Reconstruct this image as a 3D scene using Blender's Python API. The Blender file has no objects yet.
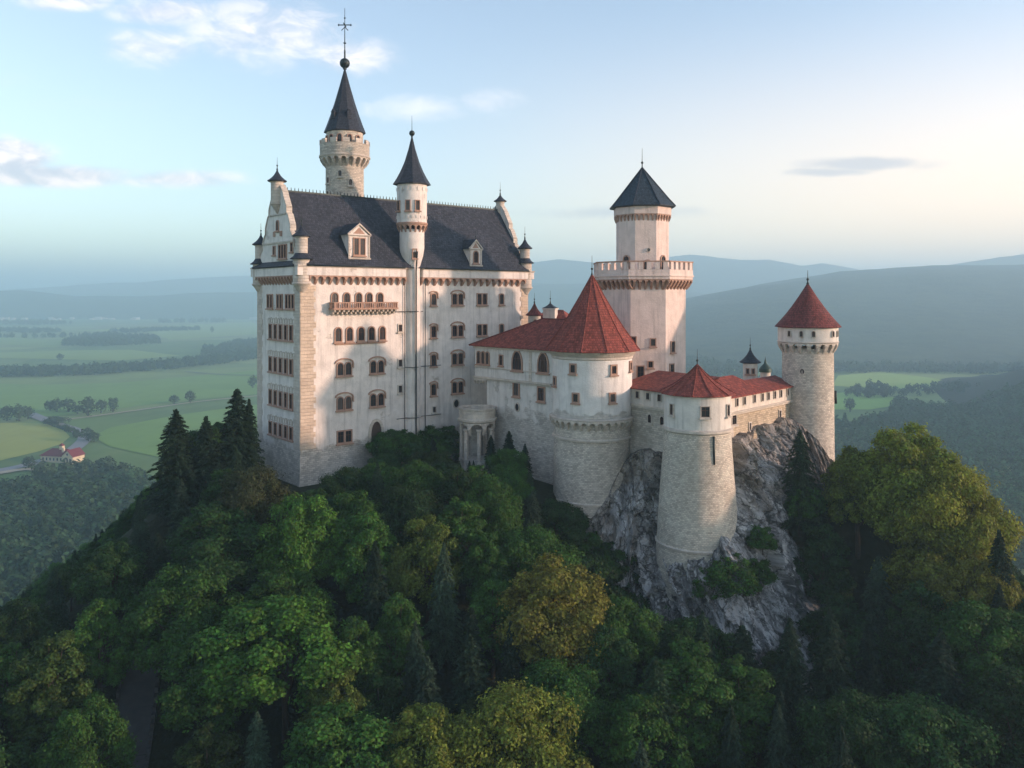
import bpy, math, random
import numpy as np
from mathutils import Vector, Matrix, noise

R = math.radians
scene = bpy.context.scene
F = 800.0                 # focal length of the photograph in pixels
HZ = 296.0                # height of its horizon line

# ------------------------------------------------------------------ camera
cam_data = bpy.data.cameras.new('camera')
cam = bpy.data.objects.new('camera', cam_data)
scene.collection.objects.link(cam)
scene.camera = cam
cam.location = (0, 0, 0)
cam.rotation_euler = (R(90), 0, 0)
cam_data.sensor_width = 36
cam_data.lens = F / 1024 * 36
cam_data.shift_y = -(384 - HZ) / 1024
cam_data.clip_start = 0.5
cam_data.clip_end = 120000

# ------------------------------------------------------------------ sky, sun
SUN_AZ = (0.97, -0.20)    # horizontal direction towards the sun
SUN_EL = 11.5
SUN_STRENGTH = 2.9
SKY_STRENGTH = 0.15
EXPOSURE = 1.17

sun_az = math.atan2(SUN_AZ[0], SUN_AZ[1])          # clockwise from +Y
world = bpy.data.worlds.new('World')
scene.world = world
world.use_nodes = True
wt = world.node_tree
wt.nodes.clear()
W = wt.nodes.new
def wl(a, b): wt.links.new(a, b)
w_out = W('ShaderNodeOutputWorld')
w_bg = W('ShaderNodeBackground'); w_bg.inputs['Strength'].default_value = SKY_STRENGTH
wl(w_bg.outputs[0], w_out.inputs['Surface'])
sky = W('ShaderNodeTexSky'); sky.sky_type = 'NISHITA'; sky.sun_disc = False
sky.sun_elevation = R(SUN_EL); sky.sun_rotation = sun_az
sky.air_density = 1.0; sky.dust_density = 1.0; sky.ozone_density = 1.2; sky.altitude = 300
# clouds: wisps of noise on a flat layer high above, and one soft bank low on the left
w_co = W('ShaderNodeTexCoord')
w_sep = W('ShaderNodeSeparateXYZ'); wl(w_co.outputs['Generated'], w_sep.inputs[0])
def wmath(op, a, b=None, c=None, clamp=False):
    n = W('ShaderNodeMath'); n.operation = op; n.use_clamp = clamp
    for i, v in enumerate((a, b, c)):
        if v is None: continue
        if isinstance(v, (int, float)): n.inputs[i].default_value = v
        else: wl(v, n.inputs[i])
    return n.outputs[0]
def wramp(v, lo, hi):
    n = W('ShaderNodeMapRange'); n.interpolation_type = 'SMOOTHSTEP'
    wl(v, n.inputs['Value']); n.inputs['From Min'].default_value = lo; n.inputs['From Max'].default_value = hi
    return n.outputs[0]
def wblob(cx, cz, rx, rz):
    """soft 0..1 mask round the sky direction (azimuth cx, elevation cz), both as slopes in front of the camera"""
    ax = wmath('DIVIDE', w_sep.outputs[0], wmath('MAXIMUM', w_sep.outputs[1], 0.05))
    az = wmath('DIVIDE', w_sep.outputs[2], wmath('MAXIMUM', w_sep.outputs[1], 0.05))
    dx = wmath('DIVIDE', wmath('SUBTRACT', ax, cx), rx)
    dz = wmath('DIVIDE', wmath('SUBTRACT', az, cz), rz)
    d = wmath('SQRT', wmath('ADD', wmath('MULTIPLY', dx, dx), wmath('MULTIPLY', dz, dz)))
    n = W('ShaderNodeMapRange'); n.interpolation_type = 'SMOOTHSTEP'
    wl(d, n.inputs['Value']); n.inputs['From Min'].default_value = 1.0; n.inputs['From Max'].default_value = 0.0
    return n.outputs[0]
w_map = W('ShaderNodeMapping'); w_map.inputs['Scale'].default_value = (1.0, 1.0, 2.2)
wl(w_co.outputs['Generated'], w_map.inputs[0])
def wnoise(sc, det, rough, dist):
    n = W('ShaderNodeTexNoise'); n.inputs['Scale'].default_value = sc; n.inputs['Detail'].default_value = det
    n.inputs['Roughness'].default_value = rough; n.inputs['Distortion'].default_value = dist; wl(w_map.outputs[0], n.inputs['Vector']); return n.outputs[0]
n_big = wnoise(6.5, 4, 0.5, 0.3); n_fine = wnoise(21.0, 9, 0.62, 0.5)
n_mix = wmath('ADD', wmath('MULTIPLY', n_big, 0.6), wmath('MULTIPLY', n_fine, 0.4))
def cloud(blobs, lo, hi, k, amp=0.42):
    msk = None
    for cx, cz, rx, rz, q in blobs:
        b = wmath('MULTIPLY', wblob(cx, cz, rx, rz), q)
        msk = b if msk is None else wmath('MAXIMUM', msk, b)
    c = wramp(wmath('ADD', n_mix, wmath('MULTIPLY', msk, amp)), lo, hi)
    return wmath('MULTIPLY', wmath('MULTIPLY', c, wramp(msk, 0.0, 0.35)), k)
def lay(base, f, col):
    m = W('ShaderNodeMix'); m.data_type = 'RGBA'; wl(f, m.inputs[0]); wl(base, m.inputs[6])
    if isinstance(col, tuple): m.inputs[7].default_value = (*col, 1)
    else: wl(col, m.inputs[7])
    return m.outputs[2]
shade = W('ShaderNodeMix'); shade.data_type = 'RGBA'; wl(wramp(n_fine, 0.38, 0.66), shade.inputs[0])
shade.inputs[6].default_value = (2.7, 2.75, 3.1, 1); shade.inputs[7].default_value = (5.0, 4.4, 4.2, 1)
hsv = W('ShaderNodeHueSaturation'); hsv.inputs['Saturation'].default_value = 0.84; hsv.inputs['Hue'].default_value = 0.507; wl(sky.outputs[0], hsv.inputs['Color'])
out = lay(hsv.outputs[0], cloud([(-0.30, 0.325, 0.19, 0.075, 1.0), (-0.21, 0.30, 0.10, 0.05, 0.9), (-0.44, 0.31, 0.12, 0.045, 0.75), (-0.43, 0.355, 0.11, 0.03, 0.9), (-0.56, 0.368, 0.1, 0.02, 0.9)], 0.58, 1.0, 0.75, 0.45), shade.outputs[2])
out = lay(out, cloud([(-0.645, 0.172, 0.12, 0.042, 1.1), (-0.57, 0.150, 0.20, 0.026, 0.9), (-0.43, 0.146, 0.17, 0.022, 0.65)], 0.56, 0.90, 0.95, 0.55), shade.outputs[2])
out = lay(out, cloud([(-0.14, 0.235, 0.13, 0.040, 0.85), (-0.03, 0.245, 0.07, 0.03, 0.6)], 0.60, 1.0, 0.6), (5.2, 4.7, 4.7))
out = lay(out, cloud([(-0.63, 0.27, 0.10, 0.03, 0.8), (-0.55, 0.24, 0.16, 0.025, 0.7)], 0.60, 1.0, 0.5), (3.0, 3.3, 3.9))
# evening glow low over the right hand horizon
gx = wmath('DIVIDE', w_sep.outputs[0], wmath('MAXIMUM', wmath('ADD', wmath('ABSOLUTE', w_sep.outputs[1]), wmath('ABSOLUTE', w_sep.outputs[0])), 0.01))
glow = wmath('MULTIPLY', wramp(gx, -0.25, 0.62), wramp(w_sep.outputs[2], 0.36, -0.02))
w_mix3 = W('ShaderNodeMix'); w_mix3.data_type = 'RGBA'
wl(wmath('MULTIPLY', glow, 0.85), w_mix3.inputs[0]); wl(out, w_mix3.inputs[6])
w_mix3.inputs[7].default_value = (7.8, 4.5, 2.3, 1)
out = w_mix3.outputs[2]
out = lay(out, cloud([(0.45, 0.166, 0.15, 0.018, 1.0), (0.40, 0.155, 0.10, 0.010, 0.8), (0.10, 0.105, 0.30, 0.018, 0.5)], 0.56, 0.86, 0.65), (1.9, 1.95, 2.25))
wl(out, w_bg.inputs['Color'])

sun_data = bpy.data.lights.new('sun', 'SUN')
sun = bpy.data.objects.new('sun', sun_data)
scene.collection.objects.link(sun)
sun_data.energy = SUN_STRENGTH
sun_data.angle = R(2.5)
sun_data.color = (1.0, 0.66, 0.50)
_h = Vector((SUN_AZ[0], SUN_AZ[1], 0)).normalized() * math.cos(R(SUN_EL))
to_sun = Vector((_h.x, _h.y, math.sin(R(SUN_EL))))
sun.rotation_euler = to_sun.to_track_quat('Z', 'Y').to_euler()

scene.view_settings.view_transform = 'Standard'
scene.view_settings.look = 'None'
scene.view_settings.exposure = EXPOSURE
scene.view_settings.gamma = 1
scene.render.engine = 'CYCLES'
scene.cycles.max_bounces = 6
scene.cycles.diffuse_bounces = 3
scene.cycles.glossy_bounces = 2
scene.cycles.transmission_bounces = 3
scene.cycles.volume_bounces = 3
scene.cycles.transparent_max_bounces = 6

# ------------------------------------------------------------------ helpers
def link(o): scene.collection.objects.link(o)

def tag(o, label=None, cat=None, group=None, kind=None):
    if label: o['label'] = label
    if cat: o['category'] = cat
    if group: o['group'] = group
    if kind: o['kind'] = kind
    return o

class MB:
    """collects faces, then becomes one mesh; every face carries a metric UV"""
    def __init__(s): s.v = []; s.f = []; s.uv = []; s.sm = []
    def face(s, pts, uv=None, smooth=False):
        i = len(s.v); s.v += [tuple(p) for p in pts]; s.f.append(tuple(range(i, i + len(pts)))); s.sm.append(smooth)
        if uv is None:
            p = [Vector(q) for q in pts]
            n = Vector((0, 0, 0))
            for k in range(len(p)): n += p[k].cross(p[(k + 1) % len(p)])
            if n.length > 1e-12: n.normalize()
            if abs(n.z) > 0.999: t = Vector((1, 0, 0)); b = Vector((0, 1, 0))
            else:
                t = Vector((0, 0, 1)).cross(n).normalized(); b = n.cross(t)
            uv = [(q.dot(t), q.dot(b)) for q in p]
        s.uv += uv
        return s
    def prism(s, poly, z0, z1, cap=True, top_scale=None, c=None):
        """vertical prism over a counter-clockwise plan polygon"""
        n = len(poly)
        top = poly
        if top_scale is not None: top = [(c[0] + (x - c[0]) * top_scale, c[1] + (y - c[1]) * top_scale) for x, y in poly]
        for k in range(n):
            a, b = poly[k], poly[(k + 1) % n]; a2, b2 = top[k], top[(k + 1) % n]
            s.face([(a[0], a[1], z0), (b[0], b[1], z0), (b2[0], b2[1], z1), (a2[0], a2[1], z1)])
        if cap:
            s.face([(x, y, z1) for x, y in top]); s.face([(x, y, z0) for x, y in reversed(poly)])
        return s
    def box(s, fr, x0, x1, y0, y1, z0, z1):
        """box in a frame: x along the wall, y outwards, z up"""
        P = [fr(x, y, z) for z in (z0, z1) for x, y in ((x0, y0), (x1, y0), (x1, y1), (x0, y1))]
        a, b, c = (Vector(P[k]) - Vector(P[0]) for k in (1, 3, 4))
        flip = a.cross(b).dot(c) < 0
        for q in ((0, 3, 2, 1), (4, 5, 6, 7), (0, 1, 5, 4), (1, 2, 6, 5), (2, 3, 7, 6), (3, 0, 4, 7)):
            s.face([P[i] for i in (reversed(q) if flip else q)])
        return s
    def lathe(s, c, prof, n=40, a0=0.0, a1=2 * math.pi, smooth=True, cap_top=False, cap_bot=False, rfn=None):
        """surface of revolution; prof = [(r, z), ...] from bottom to top"""
        full = abs(a1 - a0 - 2 * math.pi) < 1e-6
        rm = max(p[0] for p in prof)
        L = 0; Ls = [0]
        for k in range(1, len(prof)):
            L += math.hypot(prof[k][0] - prof[k - 1][0], prof[k][1] - prof[k - 1][1]); Ls.append(L)
        zb = prof[0][1]
        def P(i, k):
            a = a0 + (a1 - a0) * i / n; r, z = prof[k]
            return (c[0] + r * math.cos(a), c[1] + r * math.sin(a), z)
        for i in range(n):
            ua = (a0 + (a1 - a0) * i / n) * rm; ub = (a0 + (a1 - a0) * (i + 1) / n) * rm
            for k in range(len(prof) - 1):
                uv = [(ua, zb + Ls[k]), (ub, zb + Ls[k]), (ub, zb + Ls[k + 1]), (ua, zb + Ls[k + 1])]
                pts = [P(i, k), P(i + 1, k), P(i + 1, k + 1), P(i, k + 1)]
                if prof[k + 1][0] < 1e-4: pts.pop(); uv.pop()
                elif prof[k][0] < 1e-4: pts.pop(1); uv.pop(1)
                s.face(pts, uv, smooth)
        if cap_top and prof[-1][0] > 1e-4: s.face([P(i, len(prof) - 1) for i in range(n)])
        if cap_bot and prof[0][0] > 1e-4: s.face([P(i, 0) for i in reversed(range(n))])
        return s
    def tube(s, pts, r, n=6, r2=None):
        pts = [Vector(p) for p in pts]; rings = []
        for k, p in enumerate(pts):
            d = (pts[min(k + 1, len(pts) - 1)] - pts[max(k - 1, 0)])
            if d.length < 1e-9: d = Vector((0, 0, 1))
            d.normalize()
            t = d.cross(Vector((0, 0, 1)) if abs(d.z) < 0.95 else Vector((1, 0, 0))).normalized(); b = d.cross(t)
            rr = r if r2 is None else r + (r2 - r) * k / (len(pts) - 1)
            rings.append([p + (t * math.cos(2 * math.pi * i / n) + b * math.sin(2 * math.pi * i / n)) * rr for i in range(n)])
        for k in range(len(rings) - 1):
            for i in range(n):
                j = (i + 1) % n
                s.face([rings[k][i], rings[k][j], rings[k + 1][j], rings[k + 1][i]], None, True)
        s.face(list(reversed(rings[0]))); s.face(rings[-1])
        return s
    def mesh(s, name, mat, origin=(0, 0, 0), merge=True):
        me = bpy.data.meshes.new(name)
        ox, oy, oz = origin
        me.from_pydata([(x - ox, y - oy, z - oz) for x, y, z in s.v], [], s.f)
        uvl = me.uv_layers.new(name='UVMap')
        uvl.data.foreach_set('uv', np.array(s.uv, dtype=np.float32).ravel())
        me.polygons.foreach_set('use_smooth', s.sm)
        if merge and any(s.sm):
            import bmesh
            bm = bmesh.new(); bm.from_mesh(me); bmesh.ops.remove_doubles(bm, verts=bm.verts, dist=1e-4)
            bm.normal_update()
            for e in bm.edges:
                if len(e.link_faces) == 2 and e.calc_face_angle(0) > R(32): e.smooth = False
            bm.to_mesh(me); bm.free()
        me.materials.append(mat)
        me.update()
        return me
    def build(s, name, mat, parent=None):
        org = parent_origin(parent)
        o = bpy.data.objects.new(name, s.mesh(name, mat, org)); link(o)
        if parent: o.parent = parent
        return o

def parent_origin(p):
    x = Vector((0, 0, 0))
    while p is not None:
        x += p.location; p = p.parent
    return x

def empty(name, loc, label, cat, group=None):
    o = bpy.data.objects.new(name, None); link(o); o.location = loc; o.empty_display_size = 1
    return tag(o, label, cat, group)

def frame(ox, oy, ux, uy, oz=0.0):
    """wall frame with its x axis along (ux, uy); y points out of the wall, to the right-hand side of x"""
    l = math.hypot(ux, uy); ux /= l; uy /= l
    nx, ny = uy, -ux
    def fr(x, y, z): return (ox + ux * x + nx * y, oy + uy * x + ny * y, oz + z)
    fr.ang = math.atan2(uy, ux); fr.o = (ox, oy); fr.u = (ux, uy); fr.n = (nx, ny)
    return fr

def mesh_np(name, V, Fq, mat, smooth=True):
    """mesh straight from arrays of vertices and quads or triangles"""
    me = bpy.data.meshes.new(name)
    nv, nf, k = len(V), len(Fq), Fq.shape[1]
    me.vertices.add(nv); me.vertices.foreach_set('co', np.asarray(V, dtype=np.float32).ravel())
    me.loops.add(nf * k); me.loops.foreach_set('vertex_index', np.asarray(Fq, dtype=np.int32).ravel())
    me.polygons.add(nf); me.polygons.foreach_set('loop_start', np.arange(0, nf * k, k, dtype=np.int32))
    me.polygons.foreach_set('use_smooth', np.full(nf, smooth, dtype=bool))
    me.update(calc_edges=True); me.validate()
    for m in (mat if isinstance(mat, (list, tuple)) else [mat]): me.materials.append(m)
    return me

# ------------------------------------------------------------------ materials
class Mat:
    def __init__(s, name, rough=0.9):
        s.m = bpy.data.materials.new(name); s.m.use_nodes = True; s.t = s.m.node_tree
        s.b = s.t.nodes['Principled BSDF']; s.b.inputs['Roughness'].default_value = rough
        s.b.inputs['Specular IOR Level'].default_value = 0.25
    def n(s, t, **kw):
        x = s.t.nodes.new(t)
        for k, v in kw.items(): setattr(x, k, v)
        return x
    def put(s, sock, v):
        if isinstance(v, (int, float)): sock.default_value = v
        elif isinstance(v, (tuple, list)): sock.default_value = tuple(v) + ((1,) if len(v) == 3 and len(sock.default_value) == 4 else ())
        else: s.t.links.new(v, sock)
    def noise(s, vec, scale, detail=4, rough=0.55, dist=0.0, col=False):
        x = s.n('ShaderNodeTexNoise'); x.inputs['Scale'].default_value = scale; x.inputs['Detail'].default_value = detail
        x.inputs['Roughness'].default_value = rough; x.inputs['Distortion'].default_value = dist
        if vec is not None: s.t.links.new(vec, x.inputs['Vector'])
        return x.outputs[1 if col else 0]
    def ramp(s, v, lo, hi, a=0.0, b=1.0):
        x = s.n('ShaderNodeMapRange', interpolation_type='SMOOTHSTEP'); s.put(x.inputs[0], v)
        x.inputs[1].default_value = lo; x.inputs[2].default_value = hi; x.inputs[3].default_value = a; x.inputs[4].default_value = b
        return x.outputs[0]
    def mix(s, f, a, b, mode='MIX'):
        x = s.n('ShaderNodeMix', data_type='RGBA', blend_type=mode); s.put(x.inputs[0], f); s.put(x.inputs[6], a); s.put(x.inputs[7], b)
        return x.outputs[2]
    def math(s, op, a, b=0.0):
        x = s.n('ShaderNodeMath', operation=op); s.put(x.inputs[0], a); s.put(x.inputs[1], b); return x.outputs[0]
    def scale(s, vec, sc):
        x = s.n('ShaderNodeMapping'); s.t.links.new(vec, x.inputs[0]); x.inputs['Scale'].default_value = sc; return x.outputs[0]
    def bump(s, h, strength=0.5, dist=0.1):
        x = s.n('ShaderNodeBump'); s.put(x.inputs['Height'], h); x.inputs['Strength'].default_value = strength
        x.inputs['Distance'].default_value = dist; s.t.links.new(x.outputs[0], s.b.inputs['Normal'])
    def color(s, c): s.put(s.b.inputs['Base Color'], c)
    @property
    def pos(s): return s.n('ShaderNodeNewGeometry').outputs['Position']
    @property
    def uv(s): return s.n('ShaderNodeTexCoord').outputs['UV']

def plain(name, c, rough=0.8, var=0.25, sc=1.5, metallic=0.0):
    m = Mat(name, rough); n = m.noise(m.pos, sc, 5)
    m.color(m.mix(n, tuple(x * (1 - var) for x in c), tuple(min(1, x * (1 + var)) for x in c)))
    m.b.inputs['Metallic'].default_value = metallic
    return m.m

def brick_nodes(m, c1, c2, mortar, bw=0.55, bh=0.26, gap=0.025):
    """courses of stone on the metric UV, its lines bent by noise"""
    uv = m.uv
    w = m.noise(uv, 1.3, 3, col=True)
    v = m.n('ShaderNodeVectorMath', operation='MULTIPLY_ADD'); m.t.links.new(w, v.inputs[0]); v.inputs[1].default_value = (0.10, 0.10, 0)
    m.t.links.new(uv, v.inputs[2])
    br = m.n('ShaderNodeTexBrick'); m.t.links.new(v.outputs[0], br.inputs['Vector'])
    br.inputs['Scale'].default_value = 1; br.inputs['Brick Width'].default_value = bw; br.inputs['Row Height'].default_value = bh
    br.inputs['Mortar Size'].default_value = gap; br.inputs['Mortar Smooth'].default_value = 0.4; br.offset = 0.5
    m.put(br.inputs['Color1'], c1); m.put(br.inputs['Color2'], c2); m.put(br.inputs['Mortar'], mortar)
    return br.outputs['Color'], br.outputs['Fac']

def wall_mat(name, z_split, soft=1.6, plaster=(0.66, 0.61, 0.55), stone=(0.42, 0.37, 0.31), patch=0.62, stone_amount=1.0):
    """lime plaster, worn off to bare masonry below z_split and in patches"""
    m = Mat(name, 0.92)
    p = m.pos
    big = m.noise(p, 0.16, 5, 0.6); mid = m.noise(p, 0.8, 6, 0.6); fine = m.noise(p, 5.0, 5, 0.65)
    streak = m.noise(m.scale(p, (1.3, 1.3, 0.10)), 1.4, 5, 0.6)
    pl = m.mix(m.ramp(mid, 0.3, 0.7), tuple(x * 0.90 for x in plaster), tuple(min(0.85, x * 1.08) for x in plaster))
    pl = m.mix(m.math('MULTIPLY', m.ramp(streak, 0.48, 0.74), 0.62), pl, tuple(x * 0.55 for x in plaster))
    pl = m.mix(m.math('MULTIPLY', m.ramp(fine, 0.55, 0.8), 0.4), pl, tuple(x * 0.6 for x in plaster))
    bc, bf = brick_nodes(m, tuple(x * 0.74 for x in stone), tuple(x * 1.22 for x in stone), tuple(x * 0.62 for x in stone))
    bc = m.mix(m.math('MULTIPLY', m.ramp(mid, 0.42, 0.72), 0.55), bc, tuple(x * 1.35 for x in stone))
    bc = m.mix(m.math('MULTIPLY', m.ramp(big, 0.5, 0.72), 0.45), bc, tuple(x * y for x, y in zip(stone, (0.52, 0.50, 0.48))))
    z = m.n('ShaderNodeSeparateXYZ'); m.t.links.new(p, z.inputs[0])
    zz = m.math('ADD', z.outputs[2], m.math('MULTIPLY', m.math('SUBTRACT', m.noise(p, 0.45, 6, 0.62), 0.5), soft * 4))
    f = m.ramp(zz, z_split - soft * 0.25, z_split + soft * 0.25, 1.0, 0.0)
    f2 = m.ramp(m.noise(p, 0.34, 8, 0.68), patch, patch + 0.03)
    f = m.math('MAXIMUM', f, m.math('MULTIPLY', f2, 0.65))
    m.color(m.mix(m.math('MULTIPLY', f, stone_amount), pl, bc))
    h = m.math('ADD', m.math('MULTIPLY', bf, m.math('MULTIPLY', f, -1.0)), m.math('MULTIPLY', fine, 0.8))
    h = m.math('ADD', h, m.math('MULTIPLY', f, -0.6))
    m.bump(h, 0.75, 0.10)
    return m.m

def stone_mat(name, stone, bw=0.55, bh=0.26, k=0.8):
    m = Mat(name, 0.95); p = m.pos
    mid = m.noise(p, 0.7, 6, 0.6); big = m.noise(p, 0.13, 4, 0.6); fine = m.noise(p, 6.0, 5, 0.65)
    bc, bf = brick_nodes(m, tuple(x * (1 - .34 * k) for x in stone), tuple(x * (1 + .26 * k) for x in stone), tuple(x * (1 - .5 * k) for x in stone), bw, bh)
    bc = m.mix(m.math('MULTIPLY', m.ramp(mid, 0.45, 0.75), 0.5), bc, tuple(min(0.8, x * 1.4) for x in stone))
    bc = m.mix(m.math('MULTIPLY', m.ramp(big, 0.45, 0.72), 0.55 * k), bc, tuple(x * y for x, y in zip(stone, (0.58, 0.56, 0.54))))
    bc = m.mix(m.math('MULTIPLY', m.ramp(fine, 0.5, 0.8), 0.4), bc, tuple(x * 0.5 for x in stone))
    m.color(bc)
    m.bump(m.math('ADD', m.math('MULTIPLY', bf, -1.0), m.math('MULTIPLY', fine, 0.9)), 0.8, 0.10)
    return m.m

def tile_mat(name, c, bw=0.32, bh=0.34, stain=0.5, rough=0.75):
    m = Mat(name, rough); p = m.pos
    br = m.n('ShaderNodeTexBrick'); m.t.links.new(m.uv, br.inputs['Vector'])
    br.inputs['Scale'].default_value = 1; br.inputs['Brick Width'].default_value = bw; br.inputs['Row Height'].default_value = bh
    br.inputs['Mortar Size'].default_value = 0.035; br.inputs['Mortar Smooth'].default_value = 0.6
    m.put(br.inputs['Color1'], tuple(x * 0.58 for x in c)); m.put(br.inputs['Color2'], tuple(x * 1.45 for x in c)); m.put(br.inputs['Mortar'], tuple(x * 0.42 for x in c))
    k = br.outputs['Color']
    k = m.mix(m.math('MULTIPLY', m.ramp(m.noise(p, 0.5, 6, 0.65), 0.42, 0.72), stain), k, tuple(x * 0.5 for x in c))
    k = m.mix(m.math('MULTIPLY', m.ramp(m.noise(p, 2.2, 5, 0.6), 0.50, 0.72), 0.45), k, tuple(min(0.8, x * 1.5 + 0.02) for x in c))
    m.color(k)
    m.bump(m.math('ADD', m.math('MULTIPLY', br.outputs['Fac'], -1.0), m.math('MULTIPLY', m.noise(p, 3.5, 4), 0.6)), 0.7, 0.07)
    return m.m

M = {}
M['trim'] = stone_mat('trim_stone', (0.56, 0.50, 0.43), 0.8, 0.4, 0.35)
M['trim_red'] = plain('weathered_red_trim', (0.37, 0.235, 0.175), 0.9, 0.35, 2.5)
M['sash'] = plain('sash_wood', (0.075, 0.036, 0.026), 0.7, 0.3, 4)
M['slate'] = tile_mat('slate_tiles', (0.040, 0.045, 0.058), 0.34, 0.36, 0.6, 0.62)
M['slate_dark'] = tile_mat('slate_cone', (0.030, 0.037, 0.052), 0.25, 0.28, 0.35, 0.55)
M['slate_blue'] = tile_mat('slate_blue', (0.028, 0.045, 0.062), 0.28, 0.30, 0.3, 0.55)
M['tile_red'] = tile_mat('red_tiles', (0.235, 0.055, 0.038), 0.34, 0.36, 0.35)
M['tile_dark_red'] = tile_mat('dark_red_tiles', (0.16, 0.040, 0.034), 0.30, 0.32, 0.35)
M['metal'] = plain('dark_metal', (0.035, 0.045, 0.045), 0.5, 0.3, 3, 0.6)
M['copper'] = plain('copper', (0.05, 0.085, 0.075), 0.5, 0.3, 3, 0.3)
M['wood'] = plain('dark_wood', (0.07, 0.045, 0.035), 0.8, 0.3, 3)
g = Mat('window_glass', 0.15); g.b.inputs['Specular IOR Level'].default_value = 0.5
gr = g.n('ShaderNodeObjectInfo').outputs['Random']
g.color(g.mix(g.ramp(gr, 0.78, 0.98), g.mix(g.noise(g.pos, 1.3, 2), (0.008, 0.010, 0.014), (0.035, 0.035, 0.04)), (0.09, 0.08, 0.075))); M['glass'] = g.m
M['dark'] = plain('dark_interior', (0.02, 0.018, 0.018), 0.9)
M['plaster'] = wall_mat('plaster_clean', -200, patch=0.70)
M['facade_ochre'] = stone_mat('quoin_stone', (0.56, 0.46, 0.36), 0.9, 0.45, 0.3)
# ------------------------------------------------------------------ the land
PLAIN = -120.0
rng = np.random.default_rng(7)

def vnoise(x, y, seed=0):
    """value noise on arrays, 0..1"""
    xi = np.floor(x).astype(np.int64); yi = np.floor(y).astype(np.int64)
    xf = x - xi; yf = y - yi; u = xf * xf * (3 - 2 * xf); v = yf * yf * (3 - 2 * yf)
    def h(a, b):
        n = (a * 374761393 + b * 668265263 + seed * 1442695041) & 0x7fffffff
        n = ((n ^ (n >> 13)) * 1274126177) & 0x7fffffff
        return ((n ^ (n >> 16)) & 0xffff) / 65535.0
    return (h(xi, yi) * (1 - u) + h(xi + 1, yi) * u) * (1 - v) + (h(xi, yi + 1) * (1 - u) + h(xi + 1, yi + 1) * u) * v
def fbm(x, y, o=4, seed=0):
    s = 0; a = 0.5; t = 0
    for k in range(o): s = s + a * vnoise(x * 2 ** k, y * 2 ** k, seed + k); t += a; a *= 0.5
    return s / t

def hill_h(X, Y):
    X = np.asarray(X, dtype=float); Y = np.asarray(Y, dtype=float)
    dx = np.maximum(0, np.maximum(X - 44, -42 - X)); fr = np.maximum(0, 100 - Y); bk = np.maximum(0, Y - 126)
    d = np.sqrt((dx * 1.7) ** 2 + fr ** 2 + (bk * 1.5) ** 2)
    h = -25 - 0.5 * d
    h = h - 15.0 * np.exp(-(((X - 25) / 21) ** 4 + ((Y - 90) / 9.5) ** 2)) * np.minimum(1, fr / 4)
    h = h - 4.5 * np.exp(-(((X - 8) / 8) ** 2 + ((Y - 95) / 7) ** 2))
    h = h - 4.0 * np.exp(-(((X - 27) / 14) ** 2 + ((Y - 78) / 9) ** 2))
    h = h + 3.0 * (fbm(X / 22, Y / 22, 3, 3) - 0.5) * np.minimum(1, d / 8)
    # the slope runs out into the plain
    return np.maximum(h, PLAIN - 1.5)

def grid_mesh(name, xs, ys, hf, mat, smooth=True):
    X, Y = np.meshgrid(xs, ys); Z = hf(X, Y)
    nx, ny = len(xs), len(ys)
    i = np.arange(ny - 1)[:, None] * nx + np.arange(nx - 1)[None, :]
    Fq = np.stack([i, i + 1, i + 1 + nx, i + nx], -1).reshape(-1, 4)
    V = np.stack([X, Y, Z], -1).reshape(-1, 3)
    return mesh_np(name, V, Fq, mat, smooth)
def addo(name, me, loc=(0, 0, 0), parent=None):
    o = bpy.data.objects.new(name, me); link(o); o.location = loc
    if parent: o.parent = parent
    return o

gm = Mat('meadows', 1.0); p = gm.pos
vor = gm.n('ShaderNodeTexVoronoi'); vor.inputs['Scale'].default_value = 1 / 420.0
gm.t.links.new(gm.scale(p, (1.0, 0.55, 1)), vor.inputs['Vector'])
gm.put(vor.inputs['Vector'], gm.scale(p, (1.0, 0.5, 0.0)))
sepc = gm.n('ShaderNodeSeparateColor'); gm.t.links.new(vor.outputs['Color'], sepc.inputs[0])
c = gm.mix(gm.ramp(sepc.outputs[0], 0.1, 0.9), (0.095, 0.170, 0.036), (0.22, 0.28, 0.080))
c = gm.mix(gm.math('MULTIPLY', gm.ramp(sepc.outputs[1], 0.75, 0.95), 0.5), c, (0.24, 0.22, 0.10))
c = gm.mix(gm.math('MULTIPLY', gm.ramp(gm.noise(p, 0.010, 6, 0.6), 0.35, 0.7), 0.5), c, (0.055, 0.10, 0.035))
c = gm.mix(gm.math('MULTIPLY', gm.ramp(gm.noise(gm.scale(p, (1, 0.2, 1)), 0.06, 5, 0.6), 0.4, 0.7), 0.35), c, (0.15, 0.19, 0.07))
gm.color(c); M['meadow'] = gm.m

xs = np.concatenate([np.linspace(-34000, -2000, 20), np.linspace(-1900, 1900, 60), np.linspace(2000, 34000, 20)])
ys = np.concatenate([np.linspace(-1500, 2500, 60), np.linspace(2700, 34000, 30)])
plain_o = addo('ground', grid_mesh('ground', xs, ys, lambda X, Y: X * 0 + PLAIN, M['meadow']))
tag(plain_o, 'flat green valley floor of meadows reaching the hazy horizon', kind='structure')

# forest floor
fm = Mat('forest_floor', 1.0); p = fm.pos
c = fm.mix(fm.noise(p, 0.6, 6), (0.010, 0.016, 0.006), (0.024, 0.030, 0.012)); fm.color(c); fm.bump(fm.noise(p, 1.2, 6), 1.0, 0.5)
M['floor'] = fm.m
hs = addo('hillside', grid_mesh('hillside', np.arange(-230, 260, 2.5), np.arange(-110, 330, 2.5), hill_h, M['floor']))
tag(hs, 'steep wooded castle hill of dark forest floor', kind='structure')

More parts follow.
